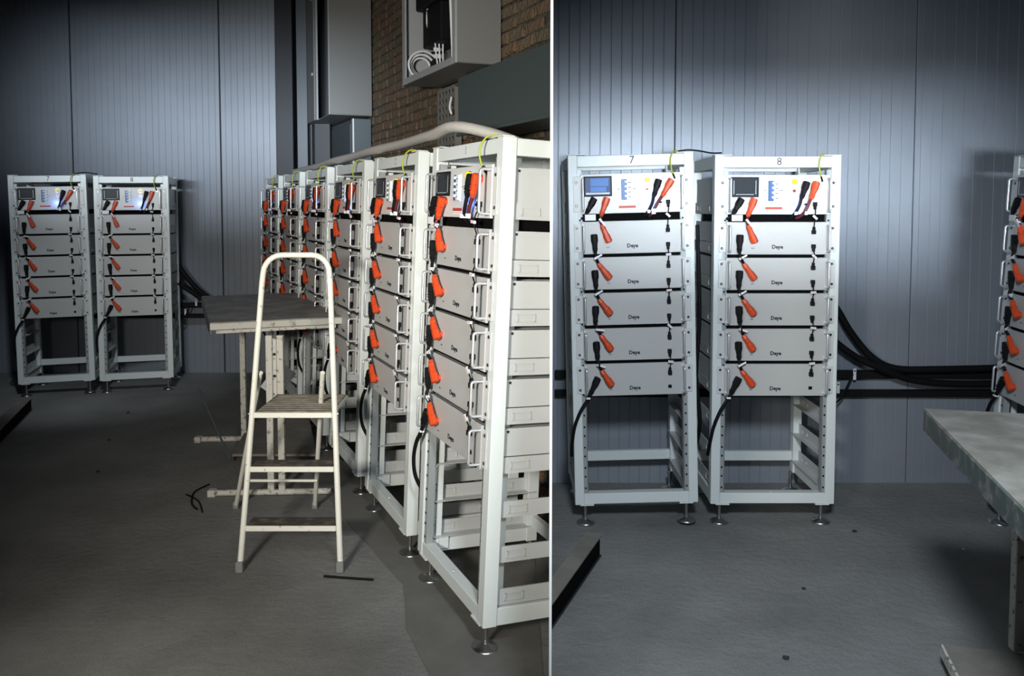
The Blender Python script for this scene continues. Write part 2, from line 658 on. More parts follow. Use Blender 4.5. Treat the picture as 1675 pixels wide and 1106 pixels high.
P_POST = post_mesh()
b = MB()
b.bbox((0.054, 0.004, TOP - 0.067), (W - 0.054, 0.04, TOP - 0.004), 'white', 0.002)
b.bbox((0.0, -0.003, TOP), (0.10, 0.05, TOP + 0.005), 'white', 0.001)
b.bbox((W - 0.10, -0.003, TOP), (W, 0.05, TOP + 0.005), 'white', 0.001)
P_TOPB = b.mesh('top_beam')
b = MB()
b.bbox((0.054, 0.004, BOT + 0.004), (W - 0.054, 0.06, BOT + 0.066), 'white', 0.002)
b.box((0.03, -0.002, BOT - 0.004), (0.11, 0.05, BOT + 0.004), 'white')
b.box((W - 0.11, -0.002, BOT - 0.004), (W - 0.03, 0.05, BOT + 0.004), 'white')
b.lathe([(0.005, 0), (0.004, 0.004)], (W / 2, 0.03, BOT + 0.066), 'chrome', 8)
P_BOTB = b.mesh('bottom_beam')
b = MB()
b.bbox((0.054, DP - 0.04, 0.20), (W - 0.054, DP - 0.006, 0.262), 'white', 0.002)
P_REARB = b.mesh('rear_beam')
b = MB()
b.bbox((0.004, 0.062, TOP - 0.075), (0.044, DP - 0.062, TOP - 0.004), 'white', 0.002)
P_SIDET = b.mesh('side_beam')
b = MB()
b.bbox((0.004, 0.062, BOT + 0.002), (0.044, DP - 0.062, BOT + 0.075), 'white', 0.002)
b.box((0.046, 0.09, BOT + 0.02), (0.056, 0.14, BOT + 0.085), 'white')
P_SIDEB = b.mesh('side_beam')
# support rail: plate with pressed rectangle and a shelf flange
b = MB()
b.box((0.014, 0.064, 0), (0.019, DP - 0.02, 0.068), 'chassis')
b.box((0.016, 0.02, 0), (0.062, DP - 0.02, 0.004), 'chassis')
for y0 in (0.10, 0.42):
    for (ya, za, yb, zb) in ((y0, 0.016, y0 + 0.085, 0.020), (y0, 0.046, y0 + 0.085, 0.050), (y0, 0.016, y0 + 0.005, 0.050), (y0 + 0.08, 0.016, y0 + 0.085, 0.050)):
        b.box((0.011, ya, za), (0.0222, yb, zb), 'chassis')
b.lathe([(0.006, 0), (0.005, 0.002)], (0.0195, 0.075, 0.045), 'screw', 6)
P_RAIL = b.mesh('support_rail')
# mounting strip, punched
b = MB()
b.box((0.052, 0.010, 0.19), (0.078, 0.016, 2.07), 'strip')
b.box((0.076, 0.010, 0.19), (0.080, 0.045, 2.07), 'strip')
z = 0.215
while z < 2.05:
    b.box((0.060, 0.008, z), (0.069, 0.0101, z + 0.010), 'hole')
    z += 0.068 if int(z * 100) % 2 else 0.052
P_STRIP = b.mesh('mounting_strip')
# second upright deeper inside the frame
b = MB()
b.box((0.040, 0.075, 0.19), (0.046, 0.105, 2.07), 'white')
P_INNER = b.mesh('inner_upright')
b = MB()
b.tube([(0, 0, 0.012), (0, 0, BOT)], 0.009, 'steel', 10)
b.lathe([(0.013, 0), (0.013, 0.014)], (0, 0, 0.022), 'steel', 6)
b.lathe([(0.014, 0), (0.014, 0.010)], (0, 0, BOT - 0.014), 'steel', 6)
P_FOOT = b.mesh('levelling_foot')
b = MB()
b.lathe([(0.054, 0), (0.055, 0.006), (0.050, 0.012), (0.020, 0.022), (0.014, 0.026)], (0, 0, 0), 'steel', 20)
P_DISC = b.mesh('foot_disc')
MIRX = Matrix.Translation((W, 0, 0)) @ Matrix.Diagonal((-1, 1, 1, 1))
MIRY = Matrix.Translation((0, DP, 0)) @ Matrix.Diagonal((1, -1, 1, 1))


def mirrored(me, mx, name):
    m2 = me.copy()
    m2.transform(mx)
    if mx.determinant() < 0:
        m2.flip_normals()
    m2.name = name
    return m2


POSTS = [P_POST, mirrored(P_POST, MIRX, 'post'), mirrored(P_POST, MIRY, 'post'), mirrored(mirrored(P_POST, MIRX, 'post'), MIRY, 'post')]
RAILS = [P_RAIL, mirrored(P_RAIL, MIRX, 'support_rail')]
STRIPS = [P_STRIP, mirrored(P_STRIP, MIRX, 'mounting_strip')]
INNERS = [P_INNER, mirrored(P_INNER, MIRX, 'inner_upright')]
SIDET = [P_SIDET, mirrored(P_SIDET, MIRX, 'side_beam')]
SIDEB = [P_SIDEB, mirrored(P_SIDEB, MIRX, 'side_beam')]
RAILZ = [1.815] + [t - 0.187 - 0.004 for t in TI] + [0.575, 0.385, 0.205]

b = MB()
b.box((0.060, 0.030, 1.772), (W - 0.060, 0.55, 1.814), 'hole')
P_BLANK = b.mesh('blanking_plate')
b = MB()
b.box((0.086, 0.012, -0.0165), (W - 0.086, 0.55, -0.001), 'hole')  # black slab added to paint the shade in the gap between modules
P_GAPSHADE = b.mesh('gap_shade')
# ------- battery module
HM = 0.186
b = MB()
b.bbox((0.068, -0.010, 0.0), (W - 0.068, 0.003, HM), 'panel', 0.002)
b.box((0.082, 0.003, 0.004), (W - 0.082, 0.56, HM - 0.004), 'chassis')
P_BODY = b.mesh('module_body')
b = MB()
b.box((0.020, 0.065, 0.066), (0.024, 0.56, HM - 0.004), 'chassis')
b.box((0.020, 0.065, HM - 0.022), (0.082, 0.56, HM - 0.006), 'chassis')
b.box((0.0185, 0.066, HM - 0.026), (0.0202, 0.56, HM - 0.004), 'chassis')
b.box((0.017, 0.080, HM - 0.022), (0.0190, 0.090, HM - 0.012), 'screw')
P_SIDEPL = b.mesh('side_plate')


def ear_mesh(h):
    b = MB()
    b.bbox((0.028, -0.006, 0.012), (0.068, -0.001, h - 0.012), 'ctrl', 0.002)
    for z in (0.035, h - 0.035):
        b.box((0.024, -0.005, z - 0.018), (0.030, -0.0015, z + 0.018), 'ctrl')
    return b.mesh('mounting_ear')


def screw_mesh():
    b = MB()
    b.lathe([(0.0075, 0), (0.0075, 0.003), (0.004, 0.005)], (0, 0, 0), 'screw', 8, 'y')
    b.lathe([(0.0035, 0), (0.0035, 0.001)], (0, -0.005, 0), 'steel', 6, 'y')
    return b.mesh('screw')


def handle_mesh(h):
    z0, z1 = 0.018, h - 0.022
    r = 0.014
    y = -0.058
    pts = [(0, -0.006, z0)] + arc((0, y + r, z0), (0, y, z0), (0, y, z0 + r), 4) + arc((0, y, z1 - r), (0, y, z1), (0, y + r, z1), 4) + [(0, -0.006, z1)]
    b = MB()
    b.tube(pts, 0.0062, 'chrome', 8)
    b.lathe([(0.010, 0), (0.009, 0.004)], (0, -0.006, z0), 'chrome', 8, 'y')
    b.lathe([(0.010, 0), (0.009, 0.004)], (0, -0.006, z1), 'chrome', 8, 'y')
    return b.mesh('handle')


EAR = ear_mesh(HM)
P_SIDEPR = mirrored(P_SIDEPL, MIRX, 'side_plate')
EAR_R = mirrored(EAR, MIRX, 'mounting_ear')
SCREW = screw_mesh()
HANDLE = handle_mesh(HM)
LOGO = text_mesh('lettering', 'Deye', 0.030, 'ink', True)
b = MB()
b.box((-0.008, -0.0015, -0.001), (-0.002, 0, 0.001), 'ink')
b.box((-0.006, -0.0015, -0.004), (-0.004, 0, 0.004), 'ink')
b.box((0.001, -0.0015, -0.002), (0.007, 0, 0.002), 'ink')
MARK = b.mesh('printed_mark')
b = MB()
b.box((0.557, -0.013, 0.038), (0.577, -0.0095, 0.056), 'hole')
PORTS = b.mesh('data_port')


def make_module():
    root = bpy.data.objects.new('battery_module', None)
    COL.objects.link(root)
    put('module_body', P_BODY, root)
    put('side_plate', P_SIDEPL, root)
    put('side_plate', P_SIDEPR, root)
    for ear, x in ((EAR, 0.044), (EAR_R, W - 0.044)):
        e = put('mounting_ear', ear, root)
        for z in (0.035, HM - 0.035):
            put('screw', SCREW, e, Matrix.Translation((x, -0.005, z)))
    for x in (0.079, W - 0.079):
        tag(put('handle', HANDLE, root, Matrix.Translation((x, 0, 0))), 'chrome handle')
    put('lettering', LOGO, root, Matrix.Translation((0.363, -0.0105, 0.043)))
    put('printed_mark', MARK, root, Matrix.Translation((0.222, -0.010, 0.036)))
    put('data_port', PORTS, root)
    put('data_port', PORTS, root, Matrix.Translation((0, 0, 0.082)))
    return root


# ------- control unit
HC = 0.225
b = MB()
b.bbox((0.068, -0.010, 0.0), (W - 0.068, 0.003, HC), 'ctrl', 0.002)
b.box((0.082, 0.003, 0.004), (W - 0.082, 0.56, HC - 0.004), 'chassis')
C_BODY = b.mesh('unit_body')
b = MB()
b.box((0.020, 0.065, 0.066), (0.024, 0.56, HC - 0.012), 'chassis')
b.box((0.020, 0.065, HC - 0.030), (0.082, 0.56, HC - 0.014), 'chassis')
b.box((0.0185, 0.066, HC - 0.034), (0.0202, 0.56, HC - 0.012), 'chassis')
b.box((0.017, 0.080, HC - 0.030), (0.0190, 0.090, HC - 0.020), 'screw')
C_SIDE = b.mesh('side_plate')
CEAR = ear_mesh(HC)
C_SIDER = mirrored(C_SIDE, MIRX, 'side_plate')
CEAR_R = mirrored(CEAR, MIRX, 'mounting_ear')
CHANDLE = handle_mesh(HC)
b = MB()
x0, x1, z0, z1 = 0.088, 0.250, 0.098, 0.213
b.bbox((x0, -0.016, z0), (x1, -0.010, z1), 'screenframe', 0.002)
SCR_FRAME = b.mesh('screen')
b = MB()
b.box((x0 + .009, -0.0168, z0 + .009), (x1 - .009, -0.016, z1 - .009), 'screen')
b.box((x0 + .016, -0.0172, z0 + .016), (x0 + .020, -0.0168, z1 - .02), 'screengrey')
b.box((x1 - .020, -0.0172, z0 + .016), (x1 - .016, -0.0168, z1 - .02), 'screengrey')
b.box((x0 + .03, -0.0172, z0 + .014), (x1 - .03, -0.0168, z0 + .017), 'screengrey')
SCR_DARK = b.mesh('display')
b = MB()
b.box((x0 + .009, -0.0168, z0 + .009), (x1 - .009, -0.016, z1 - .009), 'screenlit2')
b.box((x0 + .038, -0.0172, z0 + .058), (x1 - .020, -0.0168, z1 - .012), 'screenlit')
b.box((x0 + .038, -0.0172, z0 + .026), (x1 - .032, -0.0168, z0 + .054), 'screenlit')
b.box((x0 + .012, -0.0172, z0 + .012), (x1 - .014, -0.0168, z0 + .022), 'screengrey')
SCR_LIT = b.mesh('display')
b = MB()
b.box((0.300, -0.014, 0.072), (0.366, -0.010, 0.196), 'ctrl')
b.bbox((0.304, -0.020, 0.076), (0.334, -0.010, 0.192), 'breakerblue', 0.002)
b.bbox((0.336, -0.024, 0.076), (0.362, -0.010, 0.192), 'breakerwhite', 0.002)
for k in range(4):
    zz = 0.090 + 0.027 * k
    b.bbox((0.322, -0.031, zz), (0.336, -0.018, zz + 0.014), 'breakerwhite', 0.002)
    b.box((0.342, -0.0246, zz), (0.357, -0.0238, zz + 0.004), 'ink')
b.box((0.284, -0.0108, 0.135), (0.292, -0.0098, 0.139), 'ink')
b.box((0.374, -0.0108, 0.135), (0.386, -0.0098, 0.139), 'ink')
BREAKER = b.mesh('circuit_breaker')
b = MB()
b.box((0.288, -0.0112, 0.014), (0.386, -0.0098, 0.042), 'tag')
b.box((0.288, -0.0118, 0.028), (0.386, -0.0108, 0.042), 'tagred')
for k in range(9):
    b.box((0.292 + 0.0103 * k, -0.0116, 0.019), (0.298 + 0.0103 * k, -0.0111, 0.022), 'tagred')
WARN = b.mesh('warning_label')


def button(r, key, d=0.010):
    b = MB()
    b.lathe([(r + .004, 0), (r + .004, 0.003)], (0, 0, 0), 'steel', 14, 'y')
    b.lathe([(r, 0.003), (r, d), (r * .7, d + .003)], (0, 0, 0), key, 14, 'y')
    return b.mesh('push_button')


BTN_Y = button(0.015, 'yellow', 0.018)
BTN_R = button(0.008, 'redled')
BTN_B = button(0.009, 'blueled')
BTN_BD = button(0.009, 'bluedull')
b = MB()
b.box((0.513, -0.012, 0.052), (0.537, -0.0098, 0.062), 'hole')
b.box((0.520, -0.0112, 0.038), (0.532, -0.0098, 0.041), 'ink')
CPORT = b.mesh('data_port')


def make_control(lit, blue):
    root = bpy.data.objects.new('control_unit', None)
    COL.objects.link(root)
    put('unit_body', C_BODY, root)
    put('side_plate', C_SIDE, root)
    put('side_plate', C_SIDER, root)
    for ear, x in ((CEAR, 0.044), (CEAR_R, W - 0.044)):
        e = put('mounting_ear', ear, root)
        for z in (0.045, HC - 0.045):
            put('screw', SCREW, e, Matrix.Translation((x, -0.005, z)))
    for x in (0.079, W - 0.079):
        tag(put('handle', CHANDLE, root, Matrix.Translation((x, 0, 0))), 'chrome handle')
    s_ = put('screen', SCR_FRAME, root)
    tag(put('display', SCR_LIT if lit else SCR_DARK, s_), 'display lit in blue' if lit else 'dark display with a grey rim')
    tag(put('circuit_breaker', BREAKER, root), 'blue and white breaker with white switches')
    tag(put('warning_label', WARN, root), 'red and white warning strip')
    tag(put('push_button', BTN_Y, root, Matrix.Translation((0.453, -0.010, 0.186))), 'yellow button')
    tag(put('push_button', BTN_R, root, Matrix.Translation((0.453, -0.010, 0.134))), 'small dark red button')
    tag(put('push_button', BTN_B if blue else BTN_BD, root, Matrix.Translation((0.444, -0.010, 0.062))), 'blue lit button')
    put('data_port', CPORT, root)
    return root


# ------- plugs and cables, baked in rack-local coordinates relative to a socket point
def plug_geo(b, sock, end, key, wide=0.024, y=-0.036):
    """elbow plug: socket on the panel at sock=(x,z), body runs to end=(x,z) in front of the panel"""
    a = Vector((sock[0], 0, sock[1]))
    e = Vector((end[0], 0, end[1]))
    t = (e - a).normalized()
    n = Vector((-t.z, 0, t.x))
    L = (e - a).length
    secs = [(-0.012, wide * 0.62, 0.016, y), (-0.008, wide * 0.86, 0.019, y), (0.030, wide * 0.86, 0.019, y), (0.036, wide * 0.72, 0.017, y - .001), (L * 0.72, wide * 0.56, 0.014, y - .002), (L * 0.76, wide * 0.66, 0.015, y - .002), (L, wide * 0.46, 0.010, y)]
    vs, fs = [], []
    m = 8
    for (q, hw, ht, yy) in secs:
        c = a + t * q
        for k in range(m):
            ang = pi / 8 + 2 * pi * k / m
            dx, dy = cos(ang), sin(ang)
            f = 1 / max(abs(dx), abs(dy)) * 0.94
            vs.append(c + n * dx * f * hw + Vector((0, yy + dy * f * ht, 0)))
    for i in range(len(secs) - 1):
        for k in range(m):
            k2 = (k + 1) % m
            fs.append((i * m + k, (i + 1) * m + k, (i + 1) * m + k2, i * m + k2))
    fs.append(tuple(range(m)))
    fs.append(tuple(reversed(range((len(secs) - 1) * m, len(secs) * m))))
    b.add(vs, fs, key)
    # stub into the panel
    p = a + t * 0.010
    b.tube([(p.x, -0.009, p.z), (p.x, y, p.z)], wide * 0.62, key, 10)
    # grip ribs
    for q in (0.045, 0.055):
        if q < L * 0.7:
            c = a + t * q
            T = Matrix.Translation(c + Vector((0, y - 0.017, 0))) @ Matrix(((t.x, 0, n.x, 0), (0, 1, 0, 0), (t.z, 0, n.z, 0), (0, 0, 0, 1)))
            b.box((-0.002, -0.002, -0.010), (0.002, 0.004, 0.010), key, T)
    return b


def small_plug(b, x, z, d):
    b.bbox((x - 0.011, -0.030, z - 0.012), (x + 0.011, -0.010, z + 0.012), 'black', 0.002)
    b.bbox((x - 0.008, -0.028, z + d * 0.012), (x + 0.008, -0.014, z + d * 0.030), 'black', 0.003)
    return b


def jumper_protos(kind, variant):
    """kind 'first': control unit orange plug -> first module orange plug;  'link': black plug -> orange plug of next module"""
    rr = random.Random(variant * 13 + (1 if kind == 'first' else 0))
    j = lambda a=0.006: rr.uniform(-a, a)
    parts = {}
    if kind == 'first':
        s1, e1 = (0.2157, 1.895), (0.186 + j(), 1.803)
        e2, s2 = (0.182 + j(), 1.752), (0.222, TI[0] - 0.108)
        parts['plug_a'] = ('orange', s1, e1)
        mid = ((e1[0] + e2[0]) / 2 - 0.006 + j(.004), (e1[1] + e2[1]) / 2)
    else:
        s1, e1 = (0.140, TI[0] - 0.083), (0.141 + j(.008), TI[0] - 0.173)
        e2, s2 = (0.163 + j(), TI[1] + 0.036 - 0.068), (0.221, TI[1] - 0.112)
        parts['plug_a'] = ('black', s1, e1)
        mid = ((e1[0] + e2[0]) / 2 - 0.003 + j(.003), (e1[1] + e2[1]) / 2)
    b = MB()
    plug_geo(b, s1, e1, parts['plug_a'][0])
    pa = b.mesh('plug')
    b = MB()
    plug_geo(b, s2, e2, 'orange')
    pb = b.mesh('plug')
    b = MB()
    b.tube(smooth([(e1[0], -0.036, e1[1] + 0.006), (mid[0], -0.046 + j(.004), mid[1]), (e2[0], -0.036, e2[1] + 0.004)], 5), 0.0085, 'cable' if kind == 'link' else 'redcable', 8)
    cb = b.mesh('cable')
    b = MB()
    ang = j(0.7) * 1.0 if False else rr.choice((-0.5, 0.15, 0.9, 0.3))
    T = Matrix.Translation((mid[0], -0.050, mid[1])) @ Matrix.Rotation(ang, 4, 'Y')
    b.box((-0.012, -0.004, -0.006), (0.012, 0.014, 0.006), 'tag', T)
    b.box((0.008, -0.003, -0.005), (0.038, -0.001, 0.005), 'tag', T)
    tg = b.mesh('cable_tag')
    return pa, pb, cb, tg, parts['plug_a'][0]


FIRST = [jumper_protos('first', v) for v in range(2)]
LINK = [jumper_protos('link', v) for v in range(4)]


def comm_protos(kind, variant):
    rr = random.Random(variant * 7 + 3)
    x = 0.567
    if kind == 'first':
        z1, z2 = 1.873, TI[0] - 0.057
        x1 = 0.571
    else:
        z1, z2 = TI[0] - 0.139, TI[1] - 0.057
        x1 = x
    b = MB()
    small_plug(b, x1, z1, -1)
    pa = b.mesh('plug')
    b = MB()
    small_plug(b, x, z2, 1)
    pb = b.mesh('plug')
    zm = (z1 + z2) / 2
    b = MB()
    dx = rr.uniform(-.010, .008)
    b.tube(smooth([(x1, -0.021, z1 - 0.025), (x1 + dx * .6, -0.030, (z1 + zm) / 2), (x + dx, -0.036, zm), (x, -0.021, z2 + 0.025)], 4), 0.0034, 'cable', 6)
    cb = b.mesh('cable')
    b = MB()
    T = Matrix.Translation((x + dx, -0.038, zm + 0.004)) @ Matrix.Rotation(rr.choice((0.0, 0.1, -0.1, 0.75)), 4, 'Y')
    b.box((-0.016, -0.005, -0.006), (0.014, 0.005, 0.006), 'tag', T)
    b.box((-0.011, -0.0056, -0.001), (0.009, -0.005, 0.001), 'tagred', T)
    tg = b.mesh('cable_tag')
    return pa, pb, cb, tg


CFIRST = [comm_protos('first', v) for v in range(2)]
CLINK = [comm_protos('link', v) for v in range(4)]


def end_cable(flavour):
    """cables that leave the rack: 'feed_black','feed_orange' from the right-hand sockets; 'return' from left black socket; 'tail' from the lowest module"""
    b = MB()
    c = MB()
    t = MB()
    if flavour == 'feed_black':
        plug_geo(b, (0.514, 1.990), (0.486, 1.905), 'black')
        c.tube(smooth([(0.486, -0.036, 1.908), (0.476, -0.038, 1.868), (0.456, -0.032, 1.825), (0.440, -0.006, 1.800), (0.432, 0.012, 1.795)], 5), 0.009, 'cable', 8)
        t.box((0.448, -0.050, 1.812), (0.462, -0.030, 1.830), 'tag')
    elif flavour == 'feed_orange':
        plug_geo(b, (0.569, 1.990), (0.541, 1.902), 'orange')
        c.tube(smooth([(0.541, -0.036, 1.905), (0.522, -0.040, 1.862), (0.505, -0.034, 1.825), (0.485, -0.006, 1.800), (0.475, 0.012, 1.795)], 5), 0.009, 'redcable', 8)
        t.box((0.505, -0.050, 1.812), (0.520, -0.032, 1.832), 'tag')
    elif flavour == 'feed_orange_crossed':
        plug_geo(b, (0.585, 1.990), (0.534, 1.905), 'orange')
        c.tube(smooth([(0.534, -0.036, 1.908), (0.500, -0.050, 1.86), (0.478, -0.048, 1.822), (0.470, -0.006, 1.800), (0.465, 0.012, 1.795)], 5), 0.009, 'redcable', 8)
        t.box((0.470, -0.062, 1.806), (0.492, -0.042, 1.836), 'tag')
    elif flavour == 'return':
        plug_geo(b, (0.141, 1.895), (0.100, 1.822), 'black')
        c.tube(smooth([(0.100, -0.036, 1.826), (0.090, -0.034, 1.800), (0.082, -0.012, 1.792), (0.076, 0.012, 1.790)], 5), 0.009, 'cable', 8)
        t.box((0.088, -0.048, 1.778), (0.150, -0.046, 1.812), 'tag')
    else:
        zb = TI[4] - 0.083
        plug_geo(b, (0.141, zb), (0.098, zb - 0.085), 'black')
        c.tube(smooth([(0.098, -0.036, zb - 0.08), (0.080, -0.040, zb - 0.12), (0.040, -0.044, zb - 0.18), (0.004, -0.040, zb - 0.27), (-0.012, -0.020, zb - 0.37), (-0.014, 0.03, zb - 0.46)], 5), 0.010, 'cable', 8)
        t.box((0.075, -0.050, zb - 0.112), (0.097, -0.028, zb - 0.102), 'tag')
    return b.mesh('plug'), c.mesh('cable'), t.mesh('cable_tag')


ENDC = {k: end_cable(k) for k in ('feed_black', 'feed_orange', 'feed_orange_crossed', 'return', 'tail')}
b = MB()
b.tube(smooth([(0.640, 0.02, TOP + 0.010), (0.610, -0.012, TOP + 0.008), (0.588, -0.032, 2.118), (0.588, -0.034, 2.07), (0.600, -0.026, 2.030)], 5), 0.0042, 'groundwire', 6)
GW1 = b.mesh('wire')
b = MB()
b.tube([(0.600, -0.026, 2.032), (0.613, -0.014, 2.004)], 0.0056, 'black', 6)
b.box((0.606, -0.0125, 1.996), (0.620, -0.0095, 2.010), 'steel')
GW2 = b.mesh('lug')

NUM = {}


def number_mesh(ch, key='ink', size=0.062):
    if ch not in NUM:
        NUM[ch] = text_mesh('marking', ch, size, key)
    return NUM[ch]


M['faint'] = mat('pencil_grey', (0.30, 0.31, 0.31), 0.6)
ORD = ['topmost', 'second', 'third', 'fourth', 'lowest']
PROTO = {}


def build_rack(mw, desc, num, lit=False, blue=True, crossed=False, faint=False, first=1.0, grp='', posn=''):
    """places one rack with everything in it; desc is how labels name the rack"""
    made = []
    root = empty('equipment_rack', mw, posn, 'rack', 'white equipment racks')
    made.append(root)
    if 'rack' not in PROTO:
        for me in POSTS:
            put('post', me, root)
        for me, n_ in ((P_TOPB, 'top_beam'), (P_BOTB, 'bottom_beam'), (P_REARB, 'rear_beam')):
            put(n_, me, root)
        put('top_beam', mirrored(P_TOPB, MIRY, 'top_beam'), root)
        for k in (0, 1):
            put('side_beam', SIDET[k], root)
            put('side_beam', SIDEB[k], root)
            put('mounting_strip', STRIPS[k], root)
            put('inner_upright', INNERS[k], root)
            for z in RAILZ:
                put('support_rail', RAILS[k], root, Matrix.Translation((0, 0, z)))
        tag(put('blanking_plate', P_BLANK, root), 'black blanking plate')
        for t_ in TI:
            tag(put('gap_shade', P_GAPSHADE, root, Matrix.Translation((0, 0, t_ - 0.186))), 'added black strip as gap shade between modules') if t_ > 1.0 else None
        for x in (0.062, W - 0.062):
            for y in (0.045, DP - 0.045):
                f = put('levelling_foot', P_FOOT, root, Matrix.Translation((x, y, 0)))
                put('foot_disc', P_DISC, f)
        PROTO['rack'] = root
    else:
        for ch in list(PROTO['rack'].children):
            if ch.name.startswith('marking'):
                continue
            copy_tree(ch, root)
    put('marking', number_mesh(num + ('f' if faint else ''), 'ink') if not faint else text_mesh('marking', num, 0.055, 'faint'),
        root, Matrix.Translation((0.37, 0.003, TOP - 0.035)))
    # control unit
    key = 'ctrl%d%d' % (lit, blue)
    cm = mw @ Matrix.Translation((0, 0, 1.815))
    lab = 'control unit with %s screen, buttons and breaker atop %s' % ('blue lit' if lit else 'dark', desc)
    if key not in PROTO:
        PROTO[key] = make_control(lit, blue)
        c = PROTO[key]
        c.matrix_world = cm
    else:
        c = copy_tree(PROTO[key], None, cm)
    tag(c, lab, 'control unit', 'control units at the top of the racks')
    made.append(c)
    if blue:
        p = mw @ Vector((0.444, -0.045, 1.877))
        lamp('button_light', 'POINT', p, p + Vector((0, 1, 0)), 0.22, (0.15, 0.3, 1.0), soft=0.008)
    for i, t in enumerate(TI):
        m_ = mw @ Matrix.Translation((0, 0, t - HM))
        if 'mod' not in PROTO:
            PROTO['mod'] = make_module()
            c = PROTO['mod']
            c.matrix_world = m_
        else:
            c = copy_tree(PROTO['mod'], None, m_)
        tag(c, 'pale grey battery module, %s of five in %s' % (ORD[i], desc), 'battery', 'battery modules in the racks')
        made.append(c)

    def cable(name, meshes, dz, label, cat, group, anchor):
        T = Matrix.Translation(anchor)
        r_ = empty(name, mw @ Matrix.Translation((0, 0, dz)) @ T, label, cat, group)
        inv = T.inverted()
        for n_, me, lb in meshes:
            o = put(n_, me, r_, inv)
            if lb:
                o['label'] = lb
        made.append(r_)
        return r_
    pa, pb, cb, tg, ka = FIRST[rnd.randrange(2)]
    cable('power_cable', [('plug', pa, 'orange plug'), ('plug', pb, 'orange plug'), ('cable', cb, None), ('cable_tag', tg, None)], 0,
          'short cable with two orange plugs, from control unit down, %s' % desc, 'cable', 'orange and black power cables', (0.2157, 0, 1.895))
    for i in range(4):
        pa, pb, cb, tg, ka = LINK[rnd.randrange(4)]
        cable('power_cable', [('plug', pa, 'black plug'), ('plug', pb, 'orange plug'), ('cable', cb, None), ('cable_tag', tg, 'white tag')], -0.205 * i,
              'black to orange power link under %s module, %s' % (ORD[i], desc), 'cable', 'orange and black power cables', (0.14, 0, TI[0] - 0.083))
    for fl, lb, pl in (('feed_black', 'black plugged cable beside the yellow button, %s', 'black plug'),
                       ('feed_orange_crossed' if crossed else 'feed_orange', 'orange plugged cable right of the buttons, %s', 'orange plug'),
                       ('return', 'black plugged cable under the screen, %s', 'black plug'),
                       ('tail', 'thick black cable hanging from lowest module, %s', 'black plug')):
        p_, c_, t_ = ENDC[fl]
        anchor = {'feed_black': (0.514, 0, 1.99), 'return': (0.141, 0, 1.895), 'tail': (0.141, 0, TI[4] - 0.083)}.get(fl, (0.569, 0, 1.99))
        cable('power_cable', [('plug', p_, pl), ('cable', c_, None), ('cable_tag', t_, 'white tag')], 0, lb % desc, 'cable', 'orange and black power cables', anchor)
    pa, pb, cb, tg = CFIRST[rnd.randrange(2)]
    cable('data_cable', [('plug', pa, None), ('plug', pb, None), ('cable', cb, None), ('cable_tag', tg, 'white tag')], 0,
          'thin black data cable from control unit down, %s' % desc, 'cable', 'thin black data cables', (0.571, 0, 1.873))
    for i in range(4):
        pa, pb, cb, tg = CLINK[rnd.randrange(4)]
        cable('data_cable', [('plug', pa, None), ('plug', pb, None), ('cable', cb, None), ('cable_tag', tg, 'white tag')], -0.205 * i,
              'thin black data cable under %s module, %s' % (ORD[i], desc), 'cable', 'thin black data cables', (0.567, 0, TI[0] - 0.139))
    cable('ground_wire', [('wire', GW1, None), ('lug', GW2, 'black sleeve')], 0, 'yellow-green earth wire looped over top of %s' % desc, 'wire', 'yellow-green earth wires', (0.64, 0, TOP))
    return made


rnd = random.Random(3)


def rackM(corner, xdir, wscale, lean):
    """corner: local origin on the floor, xdir: local x; lean tips the top towards local +y (depth) by `lean` rad"""
    x = Vector(xdir).normalized()
    y = Vector((-x.y, x.x, 0))
    B = Matrix(((x.x, y.x, 0, corner[0]), (x.y, y.y, 0, corner[1]), (0, 0, 1, 0), (0, 0, 0, 1)))
    return B @ Matrix.Rotation(-lean, 4, 'X') @ Matrix.Diagonal((wscale, 1, 1, 1))


# row along the brick wall
names = ['nearest rack of left-hand row', 'second-nearest rack of left-hand row', 'third-nearest rack of left-hand row',
         'fourth-nearest rack of left-hand row', 'fifth-nearest rack of left-hand row', 'farthest rack of left-hand row']
row_label = ['largest white rack, nearest in the row beside the pale partition edge', 'second-nearest white rack in the row along the brick wall',
             'third-nearest white rack in the brick wall row', 'fourth-nearest white rack in the row, behind the ladder side',
             'fifth-nearest white rack in the row behind the ladder hoop', 'farthest white rack in the row, next to ribbed back wall']
PITCH, RW = 1.078, 0.89
for i in range(6):
    c = rp(i * PITCH + RW, 0, 0.0)
    lean = 0.047 + (0.015 - 0.047) * i / 5
    mk = build_rack(rackM(c, -D, RW / W, lean), names[i], str(i + 1), blue=(i in (0, 2, 3)), faint=True, posn=row_label[i])
    if i == 0:
        ROW_NEAR = mk
# left-hand room, back wall
xd = Vector((-3.417 + 4.797, 8.572 - 8.231, 0)).normalized()
c7 = Vector((-4.797, 8.231, 0))
build_rack(rackM(c7, xd, 0.690 / W, 0.0) @ Matrix.Rotation(R(-1.0), 4, 'Y'), 'left rack of far-left pair', '7', crossed=True,
           posn='white rack marked 7 at far left beside the ribbed back wall')
build_rack(rackM(c7 + xd * 0.728, xd, 0.690 / W, 0.0) @ Matrix.Rotation(R(-0.3), 4, 'Y'), 'right rack of far-left pair', '8',
           posn='white rack marked 8 by back wall, left of the bench')
